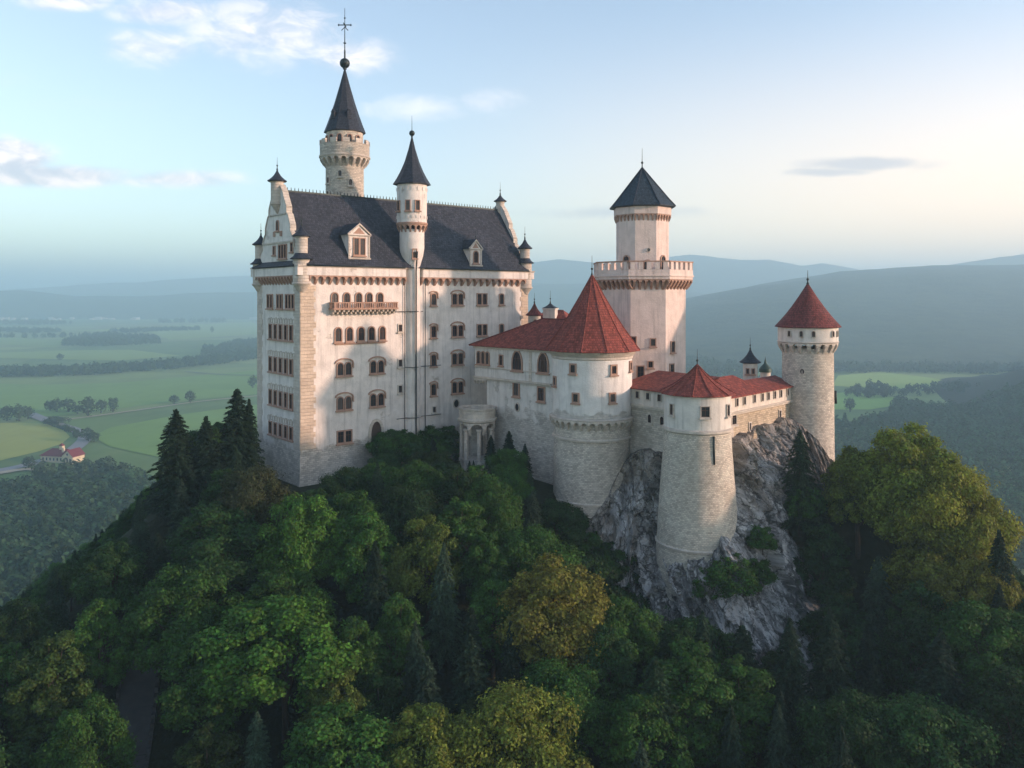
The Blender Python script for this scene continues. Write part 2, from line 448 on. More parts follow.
# wooded mountains
mm = Mat('far_forest', 1.0); p = mm.pos
c = mm.mix(mm.ramp(mm.noise(p, 0.02, 8, 0.7), 0.3, 0.7), (0.016, 0.032, 0.018), (0.050, 0.075, 0.030))
c = mm.mix(mm.math('MULTIPLY', mm.ramp(mm.noise(p, 0.003, 5, 0.6), 0.5, 0.7), 0.4), c, (0.07, 0.085, 0.035))
mm.color(c); mm.bump(mm.noise(p, 0.05, 8, 0.75), 1.0, 14); M['far_forest'] = mm.m

def ridge(name, label, prof, d_ridge, d_foot, d_back, rough, seed, nt=46, step=5):
    """a mountain range: prof is its skyline (column, row of the photograph at the ridge's distance)"""
    px = np.arange(prof[0][0], prof[-1][0] + 1, step, dtype=float)
    yt = np.interp(px, [a for a, b in prof], [b for a, b in prof])
    k = (px - 512) / F
    top = (HZ - yt) / F * d_ridge
    t = np.linspace(0, 1, nt)
    D = np.where(t < 0.7, d_foot + (d_ridge - d_foot) * (t / 0.7), d_ridge + (d_back - d_ridge) * ((t - 0.7) / 0.3))
    pr = np.where(t < 0.7, np.sin(np.clip(t / 0.7, 0, 1) * np.pi / 2) ** 1.15, np.cos((t - 0.7) / 0.3 * np.pi / 2))
    K, DD = np.meshgrid(k, D); TT, PR = np.meshgrid(top, pr)
    X = K * DD; Y = DD
    Z = PLAIN - 2 + (TT - PLAIN) * PR
    n = (fbm(X / rough / 9, Y / rough / 9, 5, seed) - 0.5)
    gl = np.abs(fbm(X / rough / 5, Y / rough / 14, 4, seed + 9) - 0.5)
    Z = Z + n * rough * PR * (1.15 - PR) * 2.2 - gl * rough * 1.3 * PR * (1.1 - PR)
    Z = Z + (fbm(X / rough / 2, Y / rough / 2, 3, seed + 5) - 0.5) * rough * 0.10 * PR
    nx = len(px); i = np.arange(nt - 1)[:, None] * nx + np.arange(nx - 1)[None, :]
    Fq = np.stack([i, i + 1, i + 1 + nx, i + nx], -1).reshape(-1, 4)
    o = addo(name, mesh_np(name, np.stack([X, Y, Z], -1).reshape(-1, 3), Fq, M['far_forest']))
    tag(o, label, kind='structure'); return o

ridge('mountain_range', 'long blue wooded ridge behind the right hand valley',
      [(560, 345), (620, 322), (685, 300), (760, 285), (840, 272), (930, 265.5), (1024, 262), (1150, 262), (1400, 270), (1800, 280)], 3100, 1250, 4600, 150, 11, 60, 4)
ridge('mountain_range', 'pale blue peak rising at the right edge beyond the long ridge',
      [(560, 300), (700, 297), (860, 280), (960, 264), (1000, 257), (1040, 254), (1200, 246), (1500, 250), (1900, 262)], 4300, 3600, 5400, 130, 21)
ridge('mountain_range', 'pale far mountains between the keep and the right tower',
      [(440, 268), (520, 263), (560, 259.5), (600, 262), (640, 264), (672, 255), (690, 253), (740, 258), (770, 259), (802, 265), (822, 262), (862, 270), (905, 271), (960, 266), (1100, 262)], 5300, 4500, 6500, 140, 31)
ridge('mountain_range', 'low blue ridge behind the keep',
      [(420, 290), (480, 286), (540, 283), (600, 284), (660, 289), (720, 297), (760, 301)], 4200, 3500, 5000, 90, 41)
ridge('mountain_range', 'faint far range along the left horizon',
      [(-700, 284), (-300, 288), (-100, 287), (0, 290), (60, 285), (110, 281.5), (180, 279), (225, 276.5), (260, 275.5), (330, 278), (440, 270)], 7200, 6000, 9000, 130, 51)
ridge('mountain_range', 'low hill line in front of the faint left range',
      [(-700, 290), (-200, 292), (-20, 291), (20, 289.5), (45, 292), (75, 296), (140, 296), (190, 292.5), (255, 291), (420, 289)], 4800, 4100, 5800, 60, 61)

# ------------------------------------------------------------------ haze
hz = MB(); hz.box(lambda x, y, z: (x, y, z), -36000, 36000, -1800, 36000, PLAIN - 3, 310)
hzm = bpy.data.materials.new('haze'); hzm.use_nodes = True; t = hzm.node_tree; t.nodes.clear()
ho = t.nodes.new('ShaderNodeOutputMaterial'); hv = t.nodes.new('ShaderNodeVolumePrincipled')
hv.inputs['Color'].default_value = (0.57, 0.85, 1.0, 1); hv.inputs['Density'].default_value = 0.00032
hv.inputs['Anisotropy'].default_value = 0.15
t.links.new(hv.outputs[0], ho.inputs['Volume'])
tag(hz.build('haze', hzm), 'thin blue evening haze filling the valley', kind='stuff')
# ------------------------------------------------------------------ architectural helpers
def outline(cx, w, h, kind, z0=0.0, n=8):
    """opening outline, counter-clockwise seen from outside, starting at its lower left corner"""
    hw = w / 2
    pts = [(cx - hw, z0), (cx + hw, z0)]
    if kind == 'flat': pts += [(cx + hw, z0 + h), (cx - hw, z0 + h)]
    elif kind == 'round':
        for i in range(n + 1):
            a = math.pi * i / n; pts.append((cx + hw * math.cos(a), z0 + h - hw + hw * math.sin(a)))
    elif kind == 'seg':
        for i in range(n + 1):
            a = math.pi * i / n; pts.append((cx + hw * math.cos(a), z0 + h - hw * 0.45 + hw * 0.45 * math.sin(a)))
    elif kind == 'point':
        rise = w * 0.95
        for i in range(n // 2 + 1):
            t = i / (n // 2); pts.append((cx + hw * (1 - t ** 1.7), z0 + h - rise * (1 - math.sin(t * math.pi / 2) ** 1.0)))
        for i in range(n // 2 - 1, -1, -1):
            t = i / (n // 2); pts.append((cx - hw * (1 - t ** 1.7), z0 + h - rise * (1 - math.sin(t * math.pi / 2) ** 1.0)))
    elif kind == 'oval':
        pts = [(cx + hw * math.cos(2 * math.pi * i / 16 - math.pi / 2), z0 + h / 2 + h / 2 * math.sin(2 * math.pi * i / 16 - math.pi / 2)) for i in range(16)]
    return pts
def grow(pts, b):
    """polygon pushed outwards by b (mitred)"""
    n = len(pts); out = []
    for i in range(n):
        p0, p1, p2 = pts[i - 1], pts[i], pts[(i + 1) % n]
        def nrm(a, c):
            dx, dz = c[0] - a[0], c[1] - a[1]; l = math.hypot(dx, dz) or 1e-9; return (dz / l, -dx / l)
        n1, n2 = nrm(p0, p1), nrm(p1, p2); k = 1 + n1[0] * n2[0] + n1[1] * n2[1]; k = max(k, 0.35)
        out.append((p1[0] + (n1[0] + n2[0]) / k * b, p1[1] + (n1[1] + n2[1]) / k * b))
    return out
LF = lambda x, y, z: (x, -y, z)
def frame_of(o_pts, mb, fr, y0, y1, b):
    """a moulding ring round an outline"""
    g = grow(o_pts, b); n = len(o_pts)
    for i in range(n):
        j = (i + 1) % n
        a, c, A2, C2 = o_pts[i], o_pts[j], g[i], g[j]
        mb.face([fr(a[0], y1, a[1]), fr(A2[0], y1, A2[1]), fr(C2[0], y1, C2[1]), fr(c[0], y1, c[1])])
        mb.face([fr(A2[0], y0, A2[1]), fr(C2[0], y0, C2[1]), fr(C2[0], y1, C2[1]), fr(A2[0], y1, A2[1])])
        mb.face([fr(c[0], y0, c[1]), fr(a[0], y0, a[1]), fr(a[0], y1, a[1]), fr(c[0], y1, c[1])])

WIN = {}
def window_meshes(w, h, kind, lights, border, gap, trim, hood, sill):
    key = (w, h, kind, tuple(lights), border, gap, trim, hood, sill)
    if key in WIN: return WIN[key]
    s = MB(); gl = MB(); sa = MB()
    for i, cx in enumerate(lights):
        o = outline(cx, w, h, kind)
        frame_of(o, s, LF, 0, 0.15 + 0.006 * i, border)
        gl.face([LF(x, 0.018, z) for x, z in o])
        oi = grow(o, -0.05); 
        frame_of(oi, sa, LF, 0.02, 0.07, 0.045)
        if kind != 'oval':
            sa.box(LF, cx - 0.028, cx + 0.028, 0.024, 0.065, 0.07, h * (0.93 if kind != 'flat' else 0.97))
            if h > 1.0: sa.box(LF, cx - w / 2 + 0.06, cx + w / 2 - 0.06, 0.028, 0.062, h * 0.60, h * 0.60 + 0.07)
    x0, x1 = lights[0] - w / 2 - border - 0.12, lights[-1] + w / 2 + border + 0.12
    if sill and kind != 'oval': s.box(LF, x0, x1, 0.0, 0.30, -border - 0.16, -border + 0.02)
    if hood == 'arch':
        W2 = x1 - x0 - 0.1; o = outline((x0 + x1) / 2, W2, h * 0.45 + W2 * 0.16, 'seg', h * 0.62)
        o = o[1:]
        g2 = grow([( x0, h * 0.6)] + o, 0.16)[1:]
        for i in range(len(o) - 1):
            a, c, A2, C2 = o[i], o[i + 1], g2[i], g2[i + 1]
            if i == 0 and kind: pass
            s.face([LF(a[0], 0.235, a[1]), LF(A2[0], 0.235, A2[1]), LF(C2[0], 0.235, C2[1]), LF(c[0], 0.235, c[1])])
            s.face([LF(A2[0], 0, A2[1]), LF(C2[0], 0, C2[1]), LF(C2[0], 0.235, C2[1]), LF(A2[0], 0.235, A2[1])])
            s.face([LF(c[0], 0, c[1]), LF(a[0], 0, a[1]), LF(a[0], 0.235, a[1]), LF(c[0], 0.235, c[1])])
    WIN[key] = (s.mesh('window', M[trim]), gl.mesh('glass', M['glass']), sa.mesh('sash', M['sash']) if sa.v else None)
    return WIN[key]

def window(parent, fr, s, z, w, h, kind='round', lights=(0.0,), border=0.16, trim='trim_red', name='window', hood=None, sill=True, y=0.0, label=None):
    """z is the opening's centre"""
    ms = window_meshes(w, h, kind, lights, border, 0, trim, hood, sill)
    po = parent_origin(parent)
    x, yy, zz = fr(s, y, z - h / 2)
    o = bpy.data.objects.new(name, ms[0]); link(o); o.parent = parent
    o.location = Vector((x, yy, zz)) - po; o.rotation_euler.z = fr.ang if hasattr(fr, 'ang') else fr.angf(s)
    if label: o['label'] = label
    c = bpy.data.objects.new('glass', ms[1]); link(c); c.parent = o
    if ms[2]: d = bpy.data.objects.new('sash', ms[2]); link(d); d.parent = o
    return o

def cyl_frame(cx, cy, r, oz=0.0):
    """frame round a cylinder: x is the arc length from the direction facing the camera (angle -90)"""
    def fr(x, y, z):
        a = x / r - math.pi / 2
        return (cx + (r + y) * math.cos(a), cy + (r + y) * math.sin(a), oz + z)
    fr.angf = lambda s: s / r
    return fr

def corbels(mb, fr, s0, s1, zb, zt, n, d, leg=0.34, arch=True, seg=5):
    """row of small arches on brackets, standing out by d from the wall"""
    b = (s1 - s0) / n
    for i in range(n):
        a = s0 + b * i; L = b * leg / 2; r = (b - 2 * L) / 2; zs = zt - min(r, (zt - zb) * 0.6) - 0.12
        c = a + b / 2
        arc = [(c - r * math.cos(math.pi * k / seg), zs + (zt - 0.12 - zs) * math.sin(math.pi * k / seg)) for k in range(seg + 1)]
        # front skin above the arch
        for k in range(seg):
            p, q = arc[k], arc[k + 1]
            mb.face([fr(p[0], d, p[1]), fr(q[0], d, q[1]), fr(q[0], d, zt), fr(p[0], d, zt)])
            mb.face([fr(p[0], 0, p[1]), fr(q[0], 0, q[1]), fr(q[0], d, q[1]), fr(p[0], d, p[1])])
        for (x0, x1) in ((a, a + L), (a + b - L, a + b)):
            mb.face([fr(x0, d, zs), fr(x1, d, zs), fr(x1, d, zt), fr(x0, d, zt)])
            zm = zb + (zs - zb) * 0.45
            for (u0, u1, w0, w1) in ((d, d * 0.55, zs, zm), (d * 0.55, 0.0, zm, zb)):
                mb.face([fr(x0, u1, w1), fr(x1, u1, w1), fr(x1, u0, w0), fr(x0, u0, w0)])
            for x in (x0, x1):
                mb.face([fr(x, 0, zb), fr(x, d * 0.55, zm), fr(x, d, zs), fr(x, d, zt), fr(x, 0, zt)])
    return mb

def merlons(mb, fr, s0, s1, z0, z1, n, y0, y1, share=0.55):
    b = (s1 - s0) / n
    for i in range(n):
        a = s0 + b * (i + 0.5 - share / 2)
        mb.box(fr, a, a + b * share, y0, y1, z0, z1)

def finial(parent, x, y, z, h, r=0.16, ball=0.0, cross=False, name='finial', mat='metal'):
    m = MB()
    prof = [(r * 0.9, z - 0.15), (r, z + 0.05), (r * 0.45, z + h * 0.14), (r * 0.4, z + h * 0.3)]
    m.lathe((x, y), prof, 10)
    if ball:
        m.lathe((x, y), [(0.02, z + 0.0)] + [(ball * math.sin(math.pi * k / 8), z + ball - ball * math.cos(math.pi * k / 8)) for k in range(1, 8)] + [(0.02, z + 2 * ball)], 14)
    else:
        zb = z + h * 0.33; rb = r * 0.95
        m.lathe((x, y), [(0.01, zb - rb)] + [(rb * math.sin(math.pi * k / 6), zb - rb * math.cos(math.pi * k / 6)) for k in range(1, 6)] + [(0.01, zb + rb)], 8)
    m.tube([(x, y, z), (x, y, z + h)], r * 0.36, 6, r * 0.12)
    if cross:
        zc = z + h * 0.72; L = h * 0.10
        m.tube([(x - L, y, zc), (x + L, y, zc)], r * 0.28, 5); m.tube([(x, y - L, zc), (x, y + L, zc)], r * 0.28, 5)
        for sx in (-1, 1):
            m.lathe((x + sx * L, y), [(0.01, zc - 0.2), (0.17, zc), (0.01, zc + 0.2)], 6)
        m.tube([(x - L * 0.55, y, zc - L * 0.9), (x, y, zc - L * 0.35), (x + L * 0.55, y, zc - L * 0.9)], r * 0.22, 5)
        m.lathe((x, y), [(0.01, zc + L * 0.9), (0.16, zc + L * 1.15), (0.01, zc + L * 1.4)], 6)
        m.lathe((x, y), [(0.02, z + h * 0.40), (0.26, z + h * 0.42), (0.02, z + h * 0.44)], 8)
    return m.build(name, M[mat], parent)

def cone_roof(parent, cx, cy, r, z0, z1, n, mat, flare=0.3, ribs=True, rot=0.0, name='roof', over=0.12):
    """cone or many-sided spire whose foot kicks outwards"""
    m = MB(); H = z1 - z0
    prof = [(r * (1 - over * 0.9), z0 - 0.10), (r, z0 - 0.02), (r, z0 + 0.07)]
    for t in (0.06, 0.14, 0.26, 0.45, 0.7, 1.0):
        rr = r * ((1 - t) * (1 - flare) + flare * (1 - t) ** 3.0)
        prof.append((max(rr, 0.0), z0 + 0.07 + (H - 0.07) * t))
    prof = [(a, b) for a, b in prof]
    m.lathe((cx, cy), prof, n, rot, rot + 2 * math.pi, smooth=n > 16, cap_bot=True)
    o = m.build(name, M[mat], parent)
    if ribs:
        rb = MB()
        for i in range(n):
            a = rot + 2 * math.pi * i / n
            rb.tube([(cx + rr * math.cos(a), cy + rr * math.sin(a), zz + 0.03) for rr, zz in prof[2:]], 0.085, 5, 0.05)
        rb.build('hip_tiles', M[mat], o)
    return o

def quoins(mb, fr, s0, s1, z0, z1, proud=0.05, h=0.75, var=0.35, seed=1, side=1):
    """long and short corner stones"""
    rr = random.Random(seed); z = z0; k = 0
    while z < z1:
        hh = min(h * rr.uniform(0.85, 1.15), z1 - z)
        e = var * (k % 2) + rr.uniform(-0.05, 0.05)
        a, b = (s0, s1 - e) if side > 0 else (s0 + e, s1)
        mb.box(fr, a, b, 0.0, proud + rr.uniform(0, 0.012), z + 0.012, z + hh - 0.012)
        z += hh; k += 1

# ------------------------------------------------------------------ the palace
A0 = (-27.8, 105.0); UX, UY = 0.76, 0.65
PL, PW = 40.0, 13.7
fS = frame(A0[0], A0[1], UX, UY)                       # sunny long front: s along, y out
Vx, Vy = -0.65, 0.76
C0 = (A0[0] + Vx * PW, A0[1] + Vy * PW)
fW = frame(C0[0], C0[1], -Vx, -Vy)                     # west end front, s runs from the far corner to the near one
B0 = (A0[0] + UX * PL, A0[1] + UY * PL); D0 = (B0[0] + Vx * PW, B0[1] + Vy * PW)
fE = frame(B0[0], B0[1], Vx, Vy); fN = frame(D0[0], D0[1], -UX, -UY)
def sU(px):
    k = (px - 512) / F; return (k * A0[1] - A0[0]) / (UX - UY * k)
def sV(px):
    k = (px - 512) / F; return PW - (k * A0[1] - A0[0]) / (Vx - Vy * k)
def pv(s, v): return (A0[0] + UX * s + Vx * v, A0[1] + UY * s + Vy * v)

palace = empty('palace', (A0[0] + 10, A0[1] + 18, -30), 'tall white palace building with steep dark slate roof and rows of arched windows', 'palace')
M['palace_wall'] = wall_mat('palace_wall', -20.2, 1.5, (0.70, 0.65, 0.60), (0.55, 0.50, 0.44))
b = MB()
corn = [pv(0, 0), pv(PL, 0), pv(PL, PW), pv(0, PW)]
cc = pv(PL / 2, PW / 2)
b.prism(corn, -20.6, 3.9, cap=True)
# the battered stone foot spreads a little towards the ground
low = [pv(-0.9, -0.9), pv(PL + .6, -0.9), pv(PL + .6, PW + .6), pv(-0.9, PW + .6)]
n4 = 4
for k in range(4):
    a, c_ = low[k], low[(k + 1) % 4]; a2, c2 = corn[k], corn[(k + 1) % 4]
    b.face([(a[0], a[1], -36), (c_[0], c_[1], -36), (c2[0], c2[1], -20.6), (a2[0], a2[1], -20.6)])
b.build('wall', M['palace_wall'], palace)

# cornice with its arched corbels, all round
cz0, cz1 = 1.5, 2.75
b = MB()
corbels(b, fS, 1.0, sU(404) , cz0, cz1, 14, 0.7, leg=.28); corbels(b, fS, sU(420), PL - 1.0, cz0, cz1, 16, 0.7, leg=.28)
corbels(b, fW, 0.8, PW - 0.8, cz0, cz1, 13, 0.7, leg=.3); corbels(b, fE, 0.8, PW - 0.8, cz0, cz1, 11, 0.55)
b.build('corbel_table', M['trim_red'], palace)
b = MB()
b.box(fS, -0.72, sU(403.5), 0, 0.72, cz1, 3.86); b.box(fS, sU(420.5), PL + .72, 0, 0.72, cz1, 3.86)
b.box(fW, 0.003, PW - 0.003, 0, 0.716, cz1, 3.86); b.box(fE, 0.003, PW - 0.003, 0, 0.716, cz1, 3.86); b.box(fN, -0.72, PL + .72, 0, 0.72, cz1, 3.86)
b.build('frieze', M['palace_wall'], palace)
b = MB()
b.box(fS, -0.75, sU(403.8), 0, 0.88, 3.863, 4.08); b.box(fS, sU(420.2), PL + .75, 0, 0.88, 3.863, 4.08)
b.box(fN, -0.75, PL + .75, 0, 0.88, 3.863, 4.08)
b.build('eaves_cornice', M['trim'], palace)
b = MB(); b.box(fW, 0.2, PW - 0.2, 0, 0.90, 3.863, 4.02)
P = [fW(x, y, z) for x, y, z in ((0.0, 1.02, 4.03), (PW, 1.02, 4.03), (PW - 0.9, 0.0, 4.75), (0.9, 0.0, 4.75))]
b.face(P); b.face([fW(0, 1.02, 4.03), fW(0.9, 0, 4.75), fW(0.9, 0, 4.03)]); b.face([fW(PW, 1.02, 4.03), fW(PW - .9, 0, 4.75), fW(PW - .9, 0, 4.03)])
b.build('skirt_roof', M['slate'], palace)

# corner stonework
b = MB(); quoins(b, fS, 0.0, 2.2, -20.3, 1.4, 0.06, 0.8, 0.3, 3); b.build('corner_stones', M['facade_ochre'], palace)
b = MB(); quoins(b, fS, PL - 1.7, PL, -20.3, 1.4, 0.06, 0.8, 0.3, 4, side=-1); b.build('corner_stones', M['facade_ochre'], palace)
b = MB(); quoins(b, fW, PW - 1.9, PW, -20.3, 1.4, 0.06, 0.8, 0.3, 5, side=-1); b.build('corner_stones', M['trim'], palace)
b = MB(); quoins(b, fW, 0.0, 1.7, -20.3, 1.4, 0.06, 0.8, 0.3, 6)
b.build('corner_stones', M['trim'], palace)

# roof between the two gables
RZ = 14.6
b = MB()
def pvz(s, v, z): x, y = pv(s, v); return (x, y, z)
e0, e1 = 0.55, PL - 0.55
def slope_pt(s, t, side):     # t 0 at the eaves, 1 at the ridge, with a small kick at the foot
    vv = -0.95 + (PW / 2 + 0.95) * t; z = 4.05 + (RZ - 4.05) * (t ** 1.06)
    return pvz(s, vv if side == 0 else PW - vv, z)
ts = [0, 0.12, 0.3, 0.55, 1.0]
for side in (0, 1):
    for k in range(4):
        q = [slope_pt(e0, ts[k], side), slope_pt(e1, ts[k], side), slope_pt(e1, ts[k + 1], side), slope_pt(e0, ts[k + 1], side)]
        b.face(q if side == 0 else q[::-1])
b.face([slope_pt(e0, t, 0) for t in ts] + [slope_pt(e0, t, 1) for t in reversed(ts[:-1])])
b.face([slope_pt(e1, t, 0) for t in ts] + [slope_pt(e1, t, 1) for t in reversed(ts[:-1])])
b.face([slope_pt(e0, 0, 0), slope_pt(e1, 0, 0), slope_pt(e1, 0, 1), slope_pt(e0, 0, 1)])
roof = b.build('roof', M['slate'], palace)
b = MB(); fr_r = frame(*pv(0, PW / 2), UX, UY)
b.box(fr_r, e0, e1, -0.14, 0.14, RZ - 0.12, RZ + 0.10)
for k in range(int((e1 - e0) / 0.55)):
    s = e0 + 0.3 + k * 0.55; b.tube([fr_r(s, 0, RZ + 0.05), fr_r(s, 0, RZ + 0.52)], 0.075, 4, 0.03)
b.build('ridge_crest', M['metal'], roof)
b = MB(); b.tube([slope_pt(e0, 0, 0), slope_pt(sU(402), 0, 0)], 0.12, 6); b.tube([slope_pt(sU(421), 0, 0), slope_pt(e1, 0, 0)], 0.12, 6)
b.build('gutter', M['metal'], roof)

# stepped gables
def gable(fr, name, mat, far=False):
    h = PW / 2
    half = [(h - 0.85, 4.05), (h - 0.85, 5.4), (h - 1.5, 6.3), (h - 1.9, 6.5), (h - 1.9, 7.3), (h - 2.6, 8.4), (h - 2.9, 8.6), (h - 2.9, 9.5), (h - 3.7, 11.0), (h - 4.1, 11.2), (h - 4.1, 12.1), (h - 4.9, 13.4), (h - 5.3, 14.2), (h - 5.9, 14.9), (0.6, 15.2)]
    half = [(h + (x - h) * 1.0, z) for x, z in half]
    pts = [(h + x, z) for x, z in half] + [(h - x, z) for x, z in reversed(half)]
    b = MB(); n = len(pts)
    b.face([fr(x, 0.0, z) for x, z in pts]); b.face([fr(x, -0.62, z) for x, z in reversed(pts)])
    for k in range(n):
        a, c = pts[k], pts[(k + 1) % n]
        b.face([fr(a[0], 0, a[1]), fr(c[0], 0, c[1]), fr(c[0], -0.62, c[1]), fr(a[0], -0.62, a[1])])
    g = b.build(name, M[mat], palace)
    c = MB()
    for k in range(len(pts) - 1):
        a, d = pts[k], pts[k + 1]
        if abs(d[0] - a[0]) < 0.05 and abs(d[1] - a[1]) > 0.4 and d[1] < 6: continue
        L = math.hypot(d[0] - a[0], d[1] - a[1]); dx, dz = (d[0] - a[0]) / L, (d[1] - a[1]) / L; nx, nz = dz, -dx
        q = [(a[0], a[1]), (d[0], d[1]), (d[0] + nx * .17, d[1] + nz * .17), (a[0] + nx * .17, a[1] + nz * .17)]
        f = [fr(x, 0.11, z) for x, z in q]; r_ = [fr(x, -0.73, z) for x, z in q]
        c.face(f); c.face(r_[::-1])
        for i in range(4): j = (i + 1) % 4; c.face([f[i], f[j], r_[j], r_[i]])
    for zz, hw in ((7.35, 4.9), (11.2, 2.6)): c.box(fr, h - hw, h + hw, 0.0, 0.16, zz - 0.12, zz + 0.1)
    for sx in (-1, 1):
        for (x, z) in ((h + sx * (h - 2.2), 6.5), (h + sx * (h - 3.2), 8.6), (h + sx * (h - 4.4), 11.2)):
            x = h + sx * abs(x - h)
            px_, py_, _ = fr(x, -0.3, 0)
            c.lathe((px_, py_), [(0.22, z), (0.24, z + 0.5), (0.34, z + 0.6), (0.1, z + 1.2), (0.16, z + 1.35), (0.02, z + 1.7)], 8)
    c.build('gable_coping', M['trim'], g)
    return g
gw = gable(fW, 'gable', 'palace_wall'); ge = gable(fE, 'gable', 'palace_wall')
window(gw, fW, sV(283), 5.9 + 0.15, 0.62, 1.75, 'flat', (-0.85, 0, 0.85), 0.14)
window(gw, fW, sV(292.2), 6.5, 0.55, 1.1, 'flat', (0,), 0.12)
window(gw, fW, sV(274.5), 6.3, 0.55, 1.1, 'flat', (0,), 0.12)
window(gw, fW, PW / 2, 9.7, 0.6, 1.3, 'round', (0,), 0.12)
for i, (dx, zz) in enumerate(((-1.1, 8.2), (1.1, 8.2), (0, 12.4))): b = MB(); b.box(fW, PW / 2 + dx - .3, PW / 2 + dx + .3, 0, 0.12 + .01 * i, zz, zz + 0.7); b.build('relief', M['trim_red'], gw)

def turret(parent, x, y, z0, zs, z1, zc, r, spike, rmat='slate_dark', two=False, name='corner_turret', corb=True, wins=0):
    """round turret: foot z0, skirt roof at zs (or None), shaft to z1, cone to zc"""
    b = MB()
    prof = [(0.10, z0 - r * 1.5), (r * 0.55, z0 - r * 0.8), (r * 0.8, z0 - r * 0.35), (r * 1.12, z0), (r * 1.12, z0 + 0.15), (r, z0 + 0.2)] if corb else [(r, z0)]
    if zs is not None: prof += [(r, zs), (r * 0.72, zs + 0.45), (r * 0.72, z1)]
    else: prof += [(r, z1)]
    prof += [(prof[-1][0] * 1.16, z1 + 0.02), (prof[-1][0] * 1.16, z1 + 0.2)]
    b.lathe((x, y), prof, 20, cap_top=True)
    t = b.build(name, M['trim'], parent)
    rr = prof[-1][0]
    if zs is not None:
        k = MB(); k.lathe((x, y), [(r * 1.28, zs - 0.08), (r * 1.36, zs), (r * 0.95, zs + 0.35), (r * 0.72, zs + 0.75)], 20); k.build('skirt_roof', M[rmat], t)
    cone_roof(t, x, y, rr * 1.32, z1 + 0.2, zc, 20, rmat, 0.5, ribs=False, name='cone_roof')
    finial(t, x, y, zc - 0.1, spike, 0.13)
    return t
tx, ty = pv(0.35, 0.35); turret(palace, tx, ty, 1.6, 4.9, 7.7, 9.5, 1.12, 1.6)
tx, ty = pv(0.35, PW - 0.35); turret(palace, tx, ty, 1.6, 4.6, 7.2, 9.0, 1.12, 1.6)
tx, ty = pv(PL - 0.35, 0.35); turret(palace, tx, ty, 1.3, 5.4, 7.6, 9.6, 1.12, 1.9, 'slate_dark')
tx, ty = pv(PL - 0.35, PW - 0.35); turret(palace, tx, ty, 1.3, 5.4, 7.6, 9.6, 1.12, 1.9)
tx, ty = pv(-0.1, PW / 2); turret(palace, tx, ty, 12.6, None, 15.6, 17.5, 0.85, 1.7, name='gable_turret')
tx, ty = pv(PL - 0.2, PW / 2); turret(palace, tx, ty, 13.0, None, 15.9, 17.4, 0.72, 2.1, name='gable_turret')

# long front windows
def zr(y, s): return (HZ - y) / F * (A0[1] + UY * s)
for x in (334.5, 346.5, 358.5, 369, 379.8): window(palace, fS, sU(x), -0.55, 0.88, 1.9, 'round', (0,), 0.15, hood=None)
for x in (338, 349.3, 360.8, 371.3, 382): window(palace, fS, sU(x), -5.25, 0.88, 1.8, 'round', (0,), 0.17)
for z in (-9.95, -14.6):
    for x in (344, 376.8): window(palace, fS, sU(x), z, 0.84, 1.65, 'round', (-0.62, 0.62), 0.15, hood='arch')
window(palace, fS, sU(344.3), -19.2, 0.86, 1.5, 'flat', (-0.58, 0.58), 0.18)
for y, w_ in ((328, 0.55), (363, 0.5), (389, 0.5)):
    s = sU(400); window(palace, fS, s, zr(y, s), 0.55, 0.95, 'flat', (0,), 0.15, trim='trim')
for z, zk in ((-0.5, 'seg'), (-5.3, 'seg'), (-9.55, 'seg'), (-13.9, 'seg')):
    window(palace, fS, sU(433.3), z, 0.82, 1.6, zk, (0,), 0.15, hood='arch')
    window(palace, fS, sU(457.3), z, 0.80, 1.6, zk, (-0.58, 0.58), 0.14, hood='arch')
    if z > -6:
        window(palace, fS, sU(481.8), z, 0.75, 1.6, 'flat', (-0.52, 0.52), 0.15)
        window(palace, fS, sU(501.3), z, 0.72, 1.55, 'seg', (0,), 0.16)
s = sU(434); window(palace, fS, s, zr(409.5, s), 0.5, 0.8, 'flat', (0,), 0.12, trim='trim')
s = sU(456); window(palace, fS, s, zr(403.5, s), 0.95, 1.15, 'oval', (0,), 0.14, trim='trim')
s = sU(420.5); window(palace, fS, s, zr(441, s), 0.55, 1.0, 'flat', (0,), 0.14, trim='trim')
s = sU(481); window(palace, fS, s, -9.6, 0.85, 1.7, 'flat', (-0.6, 0.6), 0.2)
# string courses under the rows
b = MB()
for z in (-6.55,): b.box(fS, sU(335), sU(385), 0, 0.14, z - 0.1, z + 0.08)
b.build('string_course', M['trim_red'], palace)
# main door
s = sU(376); zc = -19.3
o = outline(0, 1.75, 3.7, 'point')
d = MB(); frame_of(o, d, LF, 0, 0.22, 0.35)
dd = bpy.data.objects.new('door', d.mesh('door', M['trim'])); link(dd); dd.parent = palace
x_, y_, z_ = fS(s, 0, -21.3); dd.location = Vector((x_, y_, z_)) - parent_origin(palace); dd.rotation_euler.z = fS.ang
g_ = MB(); g_.face([LF(x, 0.02, z) for x, z in o]); go = bpy.data.objects.new('door_leaf', g_.mesh('door_leaf', M['wood'])); link(go); go.parent = dd

